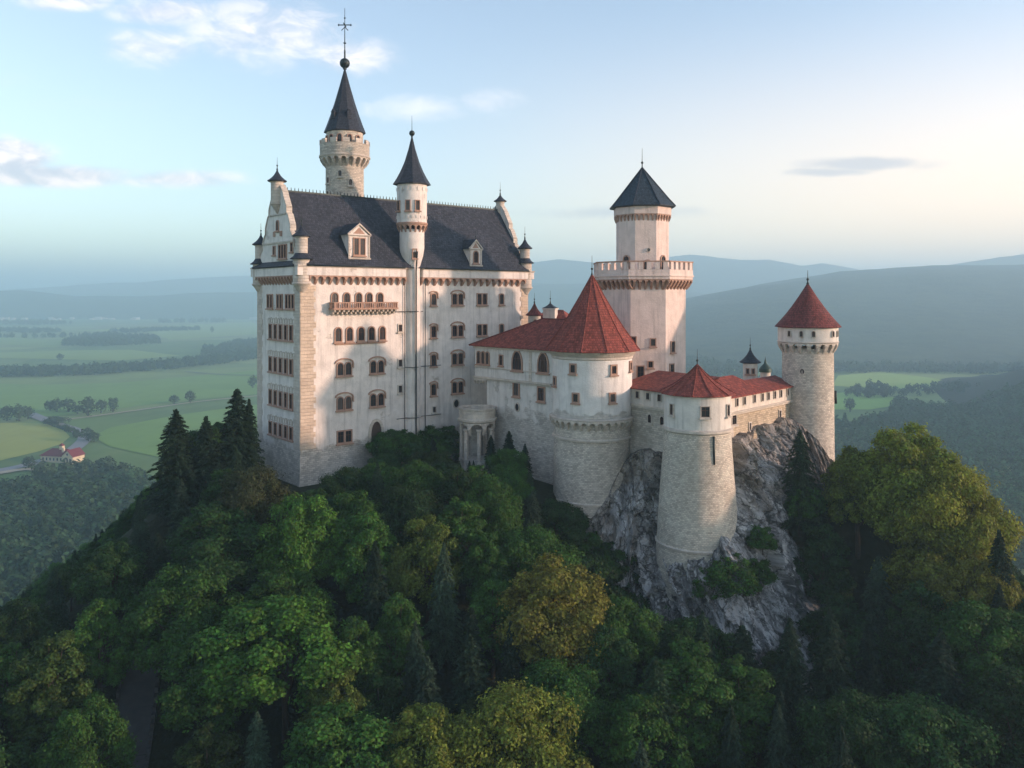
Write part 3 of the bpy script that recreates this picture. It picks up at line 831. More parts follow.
# balcony on brackets
s0, s1 = sU(328.5), sU(393)
b = MB(); b.box(fS, s0, s1, 0.0, 1.45, -1.86, -1.62)
bal = b.build('balcony', M['trim_red'], palace)
b = MB(); b.box(fS, s0 + .05, s1 - .05, 1.25, 1.42, -0.98, -0.83); b.box(fS, s0 + .05, s0 + .2, 0, 1.25, -0.98, -0.83); b.box(fS, s1 - .2, s1 - .05, 0, 1.25, -0.98, -0.83)
nb = 30
for k in range(nb):
    s = s0 + 0.12 + (s1 - s0 - 0.35) * k / (nb - 1); b.box(fS, s, s + 0.13 + 0.14 * (k % 6 == 0), 1.27, 1.40, -1.62, -0.98)
for k in range(4):
    for ss in (s0 + .07, s1 - .18): b.box(fS, ss, ss + .12, 0.1 + k * .3, .24 + k * .3, -1.62, -0.98)
b.build('balustrade', M['trim_red'], bal)
b = MB()
for k in range(15):
    s = s0 + 0.2 + (s1 - s0 - 0.6) * k / 14
    b.box(fS, s, s + 0.26, 0, 1.25, -2.15, -1.863); b.box(fS, s + .02, s + 0.24, 0, 0.75, -2.5, -2.153)
b.build('bracket', M['trim'], bal)

# dormers
def dormer(sc, zb, w, h, lights, kind, ped, lw):
    fr = frame(*pv(sc, 0), UX, UY)
    # the roof plane at height z lies this far in
    def inn(z): return -(-0.95 + (PW / 2 + 0.95) * ((z - 4.05) / (RZ - 4.05)) ** (1 / 1.06))
    y0 = inn(zb) + 0.05; yb = inn(zb + h + ped) - 0.6
    b = MB(); b.box(fr, -w / 2, w / 2, yb, y0, zb - 0.3, zb + h)
    b.face([fr(-w / 2, y0, zb + h), fr(w / 2, y0, zb + h), fr(0, y0, zb + h + ped)])
    d = b.build('dormer', M['palace_wall'], palace)
    c = MB()
    for sx in (-1, 1):
        q = [(0, zb + h + ped), (sx * (w / 2 + 0.28), zb + h - 0.12), (sx * (w / 2 + 0.28), zb + h + 0.1), (0, zb + h + ped + 0.25)]
        f = [fr(x, y0 + 0.22, z) for x, z in q]; k = [fr(x, y0 - 0.05, z) for x, z in q]
        c.face(f); 
        for i in range(4): j = (i + 1) % 4; c.face([f[i], f[j], k[j], k[i]])
    c.box(fr, -w / 2 - .25, w / 2 + .25, y0, y0 + 0.2, zb + h - 0.2, zb + h - 0.02)
    c.box(fr, -w / 2 - .2, w / 2 + .2, y0, y0 + 0.25, zb - 0.32, zb - 0.1)
    for sx in (-1, 1): c.box(fr, sx * w / 2 - .13, sx * w / 2 + .13, y0, y0 + .1, zb - .1, zb + h - .2)
    c.build('pediment', M['trim'], d)
    r_ = MB()
    for sx in (-1, 1):
        q = [(0, zb + h + ped + 0.2), (sx * (w / 2 + 0.33), zb + h - 0.06)]
        r_.face([fr(q[0][0], y0 + 0.1, q[0][1]), fr(q[1][0], y0 + 0.1, q[1][1]), fr(q[1][0], yb, q[1][1]), fr(q[0][0], yb, q[0][1])])
        r_.face([fr(q[0][0], y0 + 0.1, q[0][1] + .1), fr(q[1][0], y0 + 0.1, q[1][1] + .1), fr(q[1][0], yb, q[1][1] + .1), fr(q[0][0], yb, q[0][1] + .1)])
        r_.face([fr(q[0][0], y0 + 0.1, q[0][1]), fr(q[1][0], y0 + 0.1, q[1][1]), fr(q[1][0], y0 + .1, q[1][1] + .1), fr(q[0][0], y0 + .1, q[0][1] + .1)])
    r_.build('dormer_roof', M['slate'], d)
    window(d, fr, 0, zb + h * 0.46, lw, h * 0.72, kind, lights, 0.14, y=y0)
    t = MB(); x0, yy0, _ = fr(0, y0, 0)
    t.face([fr(-w * .3, y0 + 0.02, zb + h + .1), fr(w * .3, y0 + 0.02, zb + h + .1), fr(0, y0 + .02, zb + h + ped * .75)])
    t.build('tympanum', M['trim_red'], d)
    finial(d, x0, yy0, zb + h + ped + 0.15, 1.6, 0.11)
    return d
dormer(sU(359.5), 5.4, 3.1, 3.1, (-0.48, 0.48), 'flat', 1.35, 0.68)
dormer(sU(474.5), 4.9, 2.1, 2.4, (0,), 'round', 1.2, 0.8)

# west front windows: one triple row above, five lights per row below
for px_, li in ((270.3, (-0.5, 0.5)), (280, (-0.5, 0.5)), (290.3, (-0.95, 0.0, 0.95))):
    window(palace, fW, sV(px_), -0.75, 0.62, 1.75, 'flat', li, 0.16, trim='trim_red')
for z in (-4.95, -9.5, -14.1, -18.4):
    window(palace, fW, sV(281), z, 0.78, 1.9 if z > -18 else 1.6, 'flat', (-3.3, -1.65, 0, 1.65, 3.3), 0.14, trim='trim_red')
b = MB()
for z in (-3.75, -8.3, -12.9, -17.3):
    for k in range(11):
        s = sV(281) - 3.9 + 0.78 * k
        o = outline(s, 0.5, 0.62, 'round', z + (0.1 if k % 2 else 0)); frame_of(o, b, fW, 0, 0.07 + .004 * (k % 2), 0.1)
b.build('relief', M['trim'], palace)

# stair turret in the middle of the long front
px0, py0 = pv(17.6, 0.25)
b = MB()
b.lathe((px0, py0), [(1.15, -32), (1.15, 3.6), (1.25, 4.6), (1.62, 5.8), (1.8, 7.0), (1.8, 9.6)], 28)
stt = b.build('stair_turret', M['palace_wall'], palace)
fc = cyl_frame(px0, py0, 1.8)
b = MB(); corbels(b, fc, -math.pi * 1.8, math.pi * 1.8, 9.2, 10.3, 16, 0.4, seg=4); b.lathe((px0, py0), [(2.2, 10.3), (2.3, 10.35), (2.3, 10.6), (2.15, 10.65)], 28); b.build('corbel_table', M['trim_red'], stt)
b = MB(); b.lathe((px0, py0), [(2.18, 10.3), (2.18, 16.1), (2.35, 16.2)], 28, cap_bot=True, cap_top=True); drum_ = b
cone_roof(stt, px0, py0, 2.75, 16.2, 23.6, 8, 'slate_dark', 0.42, ribs=False, rot=R(10))
finial(stt, px0, py0, 23.3, 3.0, 0.16, ball=0.42)
fc2 = cyl_frame(px0, py0, 2.18)
for ang, kind in ((-52, 'flat'), (-8, 'flat'), (28, 'flat')): window(stt, fc2, R(ang) * 2.18, 13.0, 0.55, 1.35, kind, (0,), 0.12)
b = drum_
for k in range(16): b.box(fc2, -math.pi * 2.18 + k * .856 + .2, -math.pi * 2.18 + k * .856 + .55, 0, 0.08, 15.2, 15.7)
for k in range(20): b.box(fc2, -math.pi * 2.18 + k * .685 + .2, -math.pi * 2.18 + k * .685 + .5, 0, 0.07, 11.2, 11.6)
b.build('drum', M['palace_wall'], stt)
fc3 = cyl_frame(px0, py0, 1.62)
window(stt, cyl_frame(px0, py0, 1.55), R(20) * 1.55, 6.1, 0.5, 1.2, 'flat', (0,), 0.12, y=0.12)

# iron downpipes and the cables clipped along the front
b = MB()
fp = lambda s, z, y=0.25: fS(s, y, z)
sp = 17.6 + 1.35
b.tube([(px0 + 1.0, py0 - 1.75, 6.4), (px0 + .75, py0 - 1.15, 3.6), (px0 + .75, py0 - 1.15, -26)], 0.11, 6)
b.build('downpipe', M['metal'], palace)
b = MB(); b.tube([fp(17.6 - 1.55, 3.6), fp(17.6 - 1.55, -24)], 0.06, 5); b.tube([fp(17.6 + 2.0, 3.6), fp(17.6 + 2.0, -24)], 0.06, 5); b.build('downpipe', M['metal'], palace)
for z, a, c_ in ((-2.25, 393.5, 422), (-10.3, 399, 440), (-17.6, 396, 440)):
    b = MB(); b.tube([fp(sU(a), z), fp(16.3, z)], 0.05, 5); b.tube([fp(18.9, z), fp(sU(c_), z)], 0.05, 5)
    b.tube([(px0 + 1.3 * math.cos(t), py0 + 1.3 * math.sin(t), z) for t in [R(-180 + 12 * k) for k in range(2, 13)]], 0.05, 5)
    b.build('cable', M['metal'], palace)

# ------------------------------------------------------------------ tall round tower behind the ridge
tcx, tcy = -25.5, 122.0
tall = empty('round_tower', (tcx, tcy, -30), 'slender round tower with needle spire and ornate weathervane, rising behind the slate roof', 'tower')
M['tower_stone'] = stone_mat('pale_tower_stone', (0.55, 0.49, 0.41), 0.5, 0.24)
b = MB(); b.lathe((tcx, tcy), [(2.95, -36), (2.85, 21.0)], 40); b.build('shaft', M['tower_stone'], tall)
ft = cyl_frame(tcx, tcy, 2.85)
b = MB(); corbels(b, ft, -math.pi * 2.85, math.pi * 2.85, 19.4, 20.9, 20, 0.85, seg=4); b.lathe((tcx, tcy), [(3.7, 20.9), (3.85, 20.95), (3.85, 21.2), (3.72, 21.25)], 40, cap_bot=True); b.build('corbel_table', M['trim'], tall)
b = MB(); b.lathe((tcx, tcy), [(3.72, 21.1), (3.72, 22.9), (3.45, 22.9), (3.45, 21.3), (0.5, 21.25)], 40)
b.build('gallery', M['tower_stone'], tall)
fg = cyl_frame(tcx, tcy, 3.72)
b = MB(); merlons(b, fg, -math.pi * 3.72, math.pi * 3.72, 22.9, 23.55, 12, -0.27, 0.06, 0.5); b.build('battlement', M['trim'], tall)
b = MB(); b.lathe((tcx, tcy), [(2.75, 21.2), (2.75, 24.8)], 36); b.build('drum', M['tower_stone'], tall)
fd = cyl_frame(tcx, tcy, 2.75)
for a in (-62, -33, -4, 26, 55): window(tall, fd, R(a) * 2.75, 23.6, 0.6, 1.1, 'round', (0,), 0.12)
sp_ = cone_roof(tall, tcx, tcy, 3.15, 24.85, 35.0, 10, 'slate_dark', 0.16, ribs=False, rot=R(6), name='spire')
finial(tall, tcx, tcy, 34.7, 9.2, 0.30, ball=0.78, cross=True, name='weathervane')
for a in (28, -35):
    aa = R(a) - math.pi / 2; q = MB(); xx, yy = tcx + 2.2 * math.cos(aa), tcy + 2.2 * math.sin(aa)
    fr = frame(xx, yy, -math.sin(aa), math.cos(aa)); q.box(fr, -.32, .32, -0.6, 0.25, 26.6, 27.6); q.face([fr(-.4, .3, 27.6), fr(.4, .3, 27.6), fr(0, .3, 28.1)]); q.face([fr(-.4, .3, 27.6), fr(0, .3, 28.1), fr(0, -.8, 28.1), fr(-.4, -.8, 27.6)]); q.face([fr(.4, .3, 27.6), fr(0, .3, 28.1), fr(0, -.8, 28.1), fr(.4, -.8, 27.6)])
    q.build('roof_hatch', M['slate_dark'], sp_)
for a, z in ((-45, 17.4), (-2, 18.3), (28, 17.0), (-46, 15.3), (15, 10)): window(tall, ft, R(a) * 2.85, z, 0.5, 0.85, 'round', (0,), 0.12, trim='trim')

# ------------------------------------------------------------------ wing between palace and great round tower
M['wing_wall'] = wall_mat('wing_wall', -17.0, 2.6, (0.66, 0.63, 0.59), (0.48, 0.45, 0.41), 0.6)
WLx, WLy, WRx, WRy = -5.46, 118.0, 5.35, 107.0
fG = frame(WLx, WLy, WRx - WLx, WRy - WLy); GL = math.hypot(WRx - WLx, WRy - WLy)
def sG(px):
    k = (px - 512) / F; ux, uy = fG.u; return (k * WLy - WLx) / (ux - uy * k)
wing = empty('gallery_wing', (0, 120, -30), 'lower white wing with long red hipped roof and pointed gallery windows beside the palace', 'wing')
b = MB(); b.box(fG, 2.6, GL + 1.5, -11, 0, -36, -11.75); b.box(fG, 0.1, GL + 1.5, -11.003, 0.12, -11.75, -7.25)
b.build('wall', M['wing_wall'], wing)
b = MB(); b.box(fG, 0.0, GL, 0.12, 0.42, -11.95, -11.72); b.box(fG, 0.0, GL, 0.12, 0.30, -12.15, -11.953); b.box(fG, 0.0, GL, 0.12, 0.24, -10.45, -10.3)
corbels(b, fG, 0.1, 2.6, -12.9, -12.15, 4, 0.3, seg=4)
b.build('string_course', M['trim'], wing)
b = MB(); b.box(fG, 0.0, GL, 0.12, 0.36, -7.62, -7.25); b.box(fG, 0.0, GL, 0.12, 0.5, -7.4, -7.22); b.build('eaves_cornice', M['trim'], wing)
b = MB()
rz = -3.3; ev = 0.75
E = [fG(-0.5, ev, -7.2), fG(GL + 1.5, ev, -7.2), fG(GL + 1.5, -11.6, -7.2), fG(-0.5, -11.6, -7.2)]; R1 = fG(8.5, -5.5, rz); R2 = fG(GL + 1.5, -5.5, rz)
b.face([E[0], E[1], R2, R1]); b.face([E[2], E[3], R1, R2]); b.face([E[3], E[0], R1]); b.face([E[1], E[2], R2]); b.face([(x, y, z - .12) for x, y, z in (E[3], E[2], E[1], E[0])])
b.face([E[0], E[1], (E[1][0], E[1][1], E[1][2] - .12), (E[0][0], E[0][1], E[0][2] - .12)]); b.face([E[3], E[0], (E[0][0], E[0][1], E[0][2] - .12), (E[3][0], E[3][1], E[3][2] - .12)])
wr = b.build('roof', M['tile_red'], wing)
b = MB(); b.tube([E[0], R1], 0.13, 6); b.tube([R1, R2], 0.13, 6); b.tube([E[3], R1], 0.13, 6); b.build('hip_tiles', M['tile_dark_red'], wr)
window(wing, fG, sG(484), -9.0, 0.62, 1.7, 'round', (-0.95, 0, 0.95), 0.14, y=0.12)
window(wing, fG, sG(502), -9.15, 0.6, 1.35, 'flat', (0,), 0.14, y=0.12)
for x in (518, 544): window(wing, fG, sG(x), -9.0, 1.75, 2.5, 'point', (0,), 0.22, y=0.12, name='gothic_window')
for x in (518, 544):
    b = MB(); s = sG(x)
    for dx in (-0.32, 0.32): b.box(fG, s + dx - .05, s + dx + .05, 0.13, 0.2, -10.2, -8.3)
    b.build('mullion', M['sash'], wing)
window(wing, fG, sG(516.5), -13.0, 0.95, 1.75, 'flat', (0,), 0.22); window(wing, fG, sG(541.5), -13.3, 1.1, 1.7, 'flat', (0,), 0.2)
window(wing, fG, sG(517.5), -15.5, 0.72, 1.05, 'oval', (0,), 0.12, trim='trim')
b = MB(); b.box(fG, sG(531) - 0.25, sG(531) + .25, 0.12, 0.2, -11.7, -7.6); b.build('pilaster', M['trim'], wing)
# dark passage wall behind the overhang
b = MB(); b.box(fG, -1.5, 2.6, -7.0, -6.5, -30, -11.76); b.build('passage_wall', M['wing_wall'], wing)

# things seen above the wing's roof
rear = empty('rear_building', (6, 131, -30), 'small red roofed building with a cross gable rising behind the wing', 'building')
fR = frame(2.0, 132.0, 0.9, -0.43)
b = MB(); b.box(fR, 0, 8, -7, 0, -32, -5.2); b.build('wall', M['plaster'], rear)
b = MB(); E = [fR(-.4, .5, -5.2), fR(8.4, .5, -5.2), fR(8.4, -7.5, -5.2), fR(-.4, -7.5, -5.2)]; R1 = fR(2.5, -3.5, -2.3); R2 = fR(5.5, -3.5, -2.3)
b.face([E[0], E[1], R2, R1]); b.face([E[2], E[3], R1, R2]); b.face([E[3], E[0], R1]); b.face([E[1], E[2], R2]); b.face(E[::-1]); b.build('roof', M['tile_red'], rear)
t1 = empty('watch_turret', (3.6, 128.5, -28), 'little round turret with dark red pointed cap above the wing roof', 'turret')
b = MB(); b.lathe((3.6, 128.5), [(1.0, -28), (1.0, -3.2), (1.2, -3.05)], 20, cap_top=True); b.build('shaft', M['trim'], t1)
cone_roof(t1, 3.6, 128.5, 1.4, -3.05, -0.9, 20, 'tile_dark_red', 0.45, ribs=False); finial(t1, 3.6, 128.5, -1.0, 1.5, 0.12)
window(t1, cyl_frame(3.6, 128.5, 1.0), 0.1, -4.2, 0.45, 0.8, 'round', (0,), 0.1)
t2 = empty('lantern_turret', (6.3, 131.5, -28), 'small pale square lantern with a black spike between wing roof and cone roof', 'turret')
b = MB(); f6 = frame(6.3, 131.5, 1, -.3); b.box(f6, -1.0, 1.0, -1, 1, -28, -2.2); b.box(f6, -1.15, 1.15, -1.15, 1.15, -2.2, -2.0); b.build('shaft', M['plaster'], t2)
cone_roof(t2, 6.3, 131.5, 1.5, -2.0, -1.0, 4, 'slate_dark', 0.5, ribs=False, rot=R(28)); finial(t2, 6.3, 131.5, -1.1, 2.0, 0.12)

# entrance bastion with its pillared loggia
ex, ey, er = -4.9, 113.2, 2.55
ent = empty('loggia', (ex, ey, -26), 'round stone terrace on pillars and arches at the corner of palace and wing', 'loggia')
b = MB(); b.lathe((ex, ey), [(er, -17.7), (er + .25, -17.5), (er + .25, -17.2), (er, -17.1), (er, -16.75), (0.01, -16.75)], 10, R(9), R(369), smooth=False, cap_bot=True); b.build('deck', M['trim'], ent)
b = MB(); b.lathe((ex, ey), [(er + .05, -16.75), (er + .05, -15.95), (er + .2, -15.9), (er + .2, -15.7), (er - .25, -15.7), (er - .25, -16.75)], 10, R(9), R(369), smooth=False); b.build('parapet', M['trim'], ent)
for k in range(7):
    a = R(-90 + 360 / 7 * k + 8); x, y = ex + (er - .3) * math.cos(a), ey + (er - .3) * math.sin(a)
    b = MB(); b.lathe((x, y), [(0.42, -26), (0.42, -23.2), (0.30, -23.1), (0.28, -18.9), (0.42, -18.7), (0.42, -18.5)], 12); b.build('pillar', M['trim'], ent)
fl = cyl_frame(ex, ey, er - .45)
b = MB(); corbels(b, fl, -math.pi * (er - .45), math.pi * (er - .45), -19.4, -17.7, 7, 0.4, leg=.2, seg=8)
b.build('arcade', M['trim'], ent)
b = MB(); b.lathe((ex - .3, ey + 1.6), [(1.0, -27), (1.0, -17.7)], 16); b.lathe((ex, ey), [(er + .1, -27.5), (er + .1, -22.8), (.1, -22.8)], 10, R(9), R(369), smooth=False); b.build('core', M['wing_wall'], ent)

# ------------------------------------------------------------------ great round tower
bx, by, br = 10.5, 105.0, 5.2
big = empty('round_tower', (bx, by, -32), 'widest round tower, white above rough stone, under the tallest red cone roof', 'tower')
M['big_plaster'] = wall_mat('round_tower_plaster', -14.9, 0.9, (0.72, 0.69, 0.65), (0.50, 0.46, 0.41), 0.72, 0.7)
M['masonry'] = stone_mat('rough_masonry', (0.58, 0.53, 0.46), 0.42, 0.21)
b = MB(); b.lathe((bx, by), [(br, -15.9), (br, -7.4)], 56); b.build('drum', M['big_plaster'], big)
b = MB(); b.lathe((bx, by), [(br, -8.1), (br + .12, -8.0), (br + .12, -7.75), (br + .35, -7.45), (br + .55, -7.2), (br + .55, -7.0)], 56); b.build('eaves_cornice', M['trim'], big)
b = MB(); fb = cyl_frame(bx, by, br - .25)
corbels(b, fb, -math.pi * (br - .25), math.pi * (br - .25), -17.0, -15.75, 34, 0.62, leg=.36, seg=5); b.lathe((bx, by), [(br + .36, -15.75), (br + .40, -15.6), (br, -15.4)], 56); b.build('corbel_table', M['trim'], big)
b = MB(); b.lathe((bx, by), [(br + .25, -38), (br - .1, -26), (br - .22, -15.7)], 56); b.build('shaft', M['masonry'], big)
for z in (-18.2, -26.2):
    b = MB(); b.lathe((bx, by), [(br - .18, z - .2), (br + .05, z - .1), (br + .05, z + .1), (br - .2, z + .2)], 56); b.build('string_course', M['trim'], big)
cr = cone_roof(big, bx, by, 6.3, -7.05, 2.9, 12, 'tile_red', 0.13, ribs=True, rot=R(-78))
finial(big, bx, by, 2.7, 2.6, 0.17)
fb = cyl_frame(bx, by, br)
for px_, z in ((570, -9.15), (609.5, -9.25), (572.5, -12.8), (608, -12.75), (628.5, -9.0), (553.5, -11)):
    window(big, fb, math.asin((px_ - 592) / 40.6) * br, z, 0.62, 0.95, 'flat', (0,), 0.2, trim='trim_red')

# ------------------------------------------------------------------ the keep
kx, ky = 19.2, 118.0; kr0 = R(-91.2 + 22.5)
def octa(r, c=(kx, ky)): return [(c[0] + r * math.cos(kr0 + math.pi / 4 * i), c[1] + r * math.sin(kr0 + math.pi / 4 * i)) for i in range(8)]
keep = empty('keep', (kx, ky, -30), 'tall octagonal keep with a battlemented gallery and dark slate pyramid roof', 'tower')
M['keep_wall'] = wall_mat('keep_wall', -40, 1.5, (0.68, 0.56, 0.50), patch=0.7)
def oframes(r):
    P = octa(r); return [frame(P[i][0], P[i][1], P[(i + 1) % 8][0] - P[i][0], P[(i + 1) % 8][1] - P[i][1]) for i in range(8)], 2 * r * math.sin(math.pi / 8)
b = MB(); b.prism(octa(6.4), -36, 2.4); b.build('shaft', M['keep_wall'], keep)
fs8, L8 = oframes(6.4)
b = MB()
for f in fs8: corbels(b, f, -0.36, L8 + 0.36, 0.9, 2.35, 7, 0.92, leg=.4, seg=4)
b.build('corbel_table', M['trim_red'], keep)
fs_g, Lg = oframes(7.45)
b = MB(); b.prism(octa(7.45), 2.36, 3.1)
for f in fs_g: b.box(f, 0.004, Lg - 0.004, -0.35, 0.0, 3.1, 3.7)
b.prism(octa(7.6), 2.75, 2.95)
b.build('gallery', M['keep_wall'], keep)
b = MB()
for f in fs_g: merlons(b, f, 0, Lg, 3.7, 4.75, 5, -0.33, 0.03, 0.55)
b.build('battlement', M['keep_wall'], keep)
b = MB()
for f in fs_g: b.box(f, 0.0, Lg, -0.36, 0.08, 4.753, 4.93)
b.build('coping', M['trim_red'], keep)
b = MB(); b.prism(octa(3.95), 3.0, 12.9); b.build('upper_shaft', M['keep_wall'], keep)
fs_u, Lu = oframes(3.95)
b = MB()
for f in fs_u: corbels(b, f, -0.13, Lu + 0.13, 10.8, 11.8, 5, 0.32, leg=.34, seg=4)
b.build('corbel_table', M['trim_red'], keep)
b = MB(); b.prism(octa(4.32), 11.8, 12.9); b.build('frieze', M['keep_wall'], keep)
kroof = MB(); P8 = octa(4.95); zz = [(1.0, 12.92), (1.0, 13.05), (0.80, 14.1), (0.0, 19.0)]
kroof.lathe((kx, ky), [(4.6, 12.85), (4.95, 12.95), (4.95, 13.05), (3.95, 14.15), (0.0, 18.9)], 8, kr0, kr0 + 2 * math.pi, smooth=False, cap_bot=True)
kr = kroof.build('roof', M['slate_blue'], keep)
b = MB()
for i in range(8):
    a = kr0 + math.pi / 4 * i; b.tube([(kx + q * math.cos(a), ky + q * math.sin(a), z + .03) for q, z in ((4.95, 13.05), (3.95, 14.15), (0.05, 18.9))], 0.08, 5)
b.build('hip_tiles', M['slate_dark'], kr)
for i in (6, 7):   # two small round hatches
    f = fs_u[i]; pass
finial(keep, kx, ky, 18.6, 3.2, 0.2)
def kface(frs, L, px_, i):
    """distance along face i where the column px_ of the photograph meets it"""
    f = frs[i]; k = (px_ - 512) / F; return (k * f.o[1] - f.o[0]) / (f.u[0] - f.u[1] * k)
iM = 7; 
# find the face looking towards the camera
def facing(frs): return min(range(8), key=lambda i: frs[i].n[0] * kx + frs[i].n[1] * ky)
iM = facing(fs8); iL = (iM - 1) % 8; iR = (iM + 1) % 8
for f_, i, px_, z, w_, h_ in ((fs8, iM, 653, -6.5, .62, .95), (fs8, iM, 650.5, -9.6, .6, .8), (fs8, iR, 672.5, -7.2, .75, 1.4), (fs8, iR, 671.5, -10.5, .85, 1.7), (fs8, iL, 634, -6.3, .8, 1.1), (fs8, iM, 640.5, -10.9, .9, 2.1)):
    window(keep, f_[i], kface(f_, 0, px_, i), z, w_, h_, 'flat', (0,), 0.14, trim='trim_red')
fuM = facing(fs_u)
window(keep, fs_u[fuM], kface(fs_u, 0, 648.5, fuM), 6.6, 0.42, 0.45, 'oval', (0,), 0.08, trim='trim')
window(keep, fs_u[(fuM - 1) % 8], Lu / 2, 4.6, 0.95, 2.3, 'round', (0,), 0.16); window(keep, fs_u[(fuM + 1) % 8], Lu / 2, 4.6, 0.95, 2.3, 'round', (0,), 0.16)
window(keep, fs_u[fuM], Lu / 2 + .2, 4.2, 0.9, 1.8, 'round', (0,), 0.14)

# ------------------------------------------------------------------ curtain wall between the great tower and the small one
M['curtain'] = wall_mat('curtain_wall', -14.0, 0.4, (0.64, 0.59, 0.53), (0.52, 0.46, 0.39), 0.7)
M['curtain_warm'] = wall_mat('curtain_wall_warm', -14.5, 0.4, (0.64, 0.58, 0.50), (0.50, 0.41, 0.30), 0.7)
f1 = frame(14.8, 104.2, 19.6 - 14.8, 97.4 - 104.2); L1 = math.hypot(4.8, 6.8)
cw = empty('curtain_wall', (17, 101, -28), 'short battlemented wall with red walkway roof between two round towers', 'wall')
b = MB(); b.box(f1, -1.5, L1 + 1, -7.0, 0.0, -30, -13.9); b.box(f1, -1.5, L1 + 1, -0.6, 0.12, -13.9, -11.75); b.build('wall', M['curtain'], cw)
b = MB(); b.box(f1, -1.5, L1 + 1, 0.12, 0.38, -14.05, -13.8); b.box(f1, -1.5, L1 + 1, 0.002, 0.26, -14.25, -14.053); b.build('string_course', M['trim'], cw)
b = MB(); q0, q1 = -1.5, L1 + 1
P = [f1(q0, .5, -11.75), f1(q1, .5, -11.75), f1(q1, -7.5, -10.2), f1(q0, -7.5, -10.2)]
b.face(P); b.face([(x, y, z - .15) for x, y, z in reversed(P)]); b.face([P[0], P[1], (P[1][0], P[1][1], P[1][2] - .15), (P[0][0], P[0][1], P[0][2] - .15)]); b.build('roof', M['tile_red'], cw)
def s_on(fr, px_): k = (px_ - 512) / F; return (k * fr.o[1] - fr.o[0]) / (fr.u[0] - fr.u[1] * k)
for px_ in (638.5, 649, 660.5): window(cw, f1, s_on(f1, px_), -12.6, 0.6, 0.85, 'flat', (0,), 0.1, y=0.12, trim='trim', name='loophole', sill=False)
for px_ in (650, 662.5): window(cw, f1, s_on(f1, px_), -15.4, 0.6, 1.05, 'round', (0,), 0.12, trim='trim')

# ------------------------------------------------------------------ small round tower standing down the cliff
sx_, sy_, sr = 22.0, 95.0, 3.9
small = empty('round_tower', (sx_, sy_, -34), 'squat stone tower with low red cone roof standing out on the grey cliff', 'tower')
M['small_plaster'] = wall_mat('small_tower_plaster', -60, 0.6, (0.66, 0.62, 0.56), (0.5, 0.42, 0.34), 0.70, 0.6)
M['masonry_warm'] = stone_mat('pale_masonry', (0.62, 0.56, 0.47), 0.40, 0.20)
b = MB(); b.lathe((sx_, sy_), [(sr, -15.5), (sr, -11.6)], 48); b.build('drum', M['small_plaster'], small)
b = MB(); b.lathe((sx_, sy_), [(sr - .1, -15.95), (sr + .22, -15.75), (sr + .22, -15.5), (sr, -15.35)], 48); b.build('string_course', M['trim'], small)
b = MB(); b.lathe((sx_, sy_), [(sr + 1.5, -40), (sr + 0.95, -30), (sr + .5, -23), (sr + .1, -18), (sr, -15.7)], 48); b.build('shaft', M['masonry_warm'], small)
b = MB(); b.lathe((sx_, sy_), [(sr + .80, -29.2), (sr + 1.05, -29.1), (sr + 1.05, -28.9), (sr + .78, -28.8)], 48); b.build('string_course', M['trim'], small)
cone_roof(small, sx_, sy_, 4.45, -11.5, -8.1, 12, 'tile_red', 0.3, ribs=True, rot=R(-80)); finial(small, sx_, sy_, -8.3, 2.0, 0.15)
fsm = cyl_frame(sx_, sy_, sr)
for a, w_, h_ in ((0, .95, 1.15), (-60, .5, 1.2), (48, .55, 1.25)): window(small, fsm, R(a) * sr, -13.2, w_, h_, 'flat', (0,), 0.1, trim='trim')
b = MB(); b.tube([fsm(0.25 * sr, 0.1, -16.0), fsm(.25 * sr, .2, -19.2)], 0.12, 6); b.build('downpipe', M['metal'], small)

# ------------------------------------------------------------------ curtain wall running to the right hand tower
f2 = frame(25.4, 96.8, 38.8 - 25.4, 110.8 - 96.8); L2 = math.hypot(13.4, 14.0)
cw2 = empty('curtain_wall', (33, 106, -28), 'long wall with a row of loopholes and red roof running to the right hand tower', 'wall')
b = MB(); b.box(f2, -1.5, L2 + 1, -6.0, 0.0, -30, -14.3); b.box(f2, -1.5, L2 + 1, -0.5, 0.14, -14.3, -12.4); b.box(f2, -1.5, L2 + 1, -6.0, -5.4, -14.3, -12.4); b.build('wall', M['curtain_warm'], cw2)
b = MB(); b.box(f2, -1.0, L2 + 1, 0.14, 0.42, -14.5, -14.28); b.box(f2, -1.0, L2 + 1, 0.002, 0.28, -14.7, -14.503); b.build('string_course', M['trim'], cw2)
b = MB()
for (a0, a1, zr_) in ((-2.0, 11.2, -10.35), (10.8, L2 + 1, -11.25)):
    E = [f2(a0, .55, -12.4), f2(a1, .55, -12.4), f2(a1, -6.6, -12.4), f2(a0, -6.6, -12.4)]; R1 = f2(a0, -3.0, zr_); R2 = f2(a1, -3.0, zr_)
    if a0 < 0: R2 = f2(a1 - 3, -3.0, zr_)
    b.face([E[0], E[1], R2, R1]); b.face([E[2], E[3], R1, R2]); b.face([E[3], E[0], R1]); b.face([E[1], E[2], R2]); b.face(E[::-1])
    off = .12
    b.face([E[0], E[1], (E[1][0], E[1][1], E[1][2] - off), (E[0][0], E[0][1], E[0][2] - off)])
b.build('roof', M['tile_red'], cw2)
for px_ in (735.5, 743, 753, 761, 767, 773.3, 779.5, 786.3): window(cw2, f2, s_on(f2, px_), -13.15, 0.5, 0.95, 'flat', (0,), 0.07, y=0.14, trim='trim', name='loophole', sill=False)
window(cw2, f2, s_on(f2, 779.5), -15.9, 0.5, 0.9, 'flat', (0,), 0.12, trim='trim'); window(cw2, f2, s_on(f2, 749.5), -16.6, 0.4, 0.9, 'flat', (0,), 0.12, trim='trim')
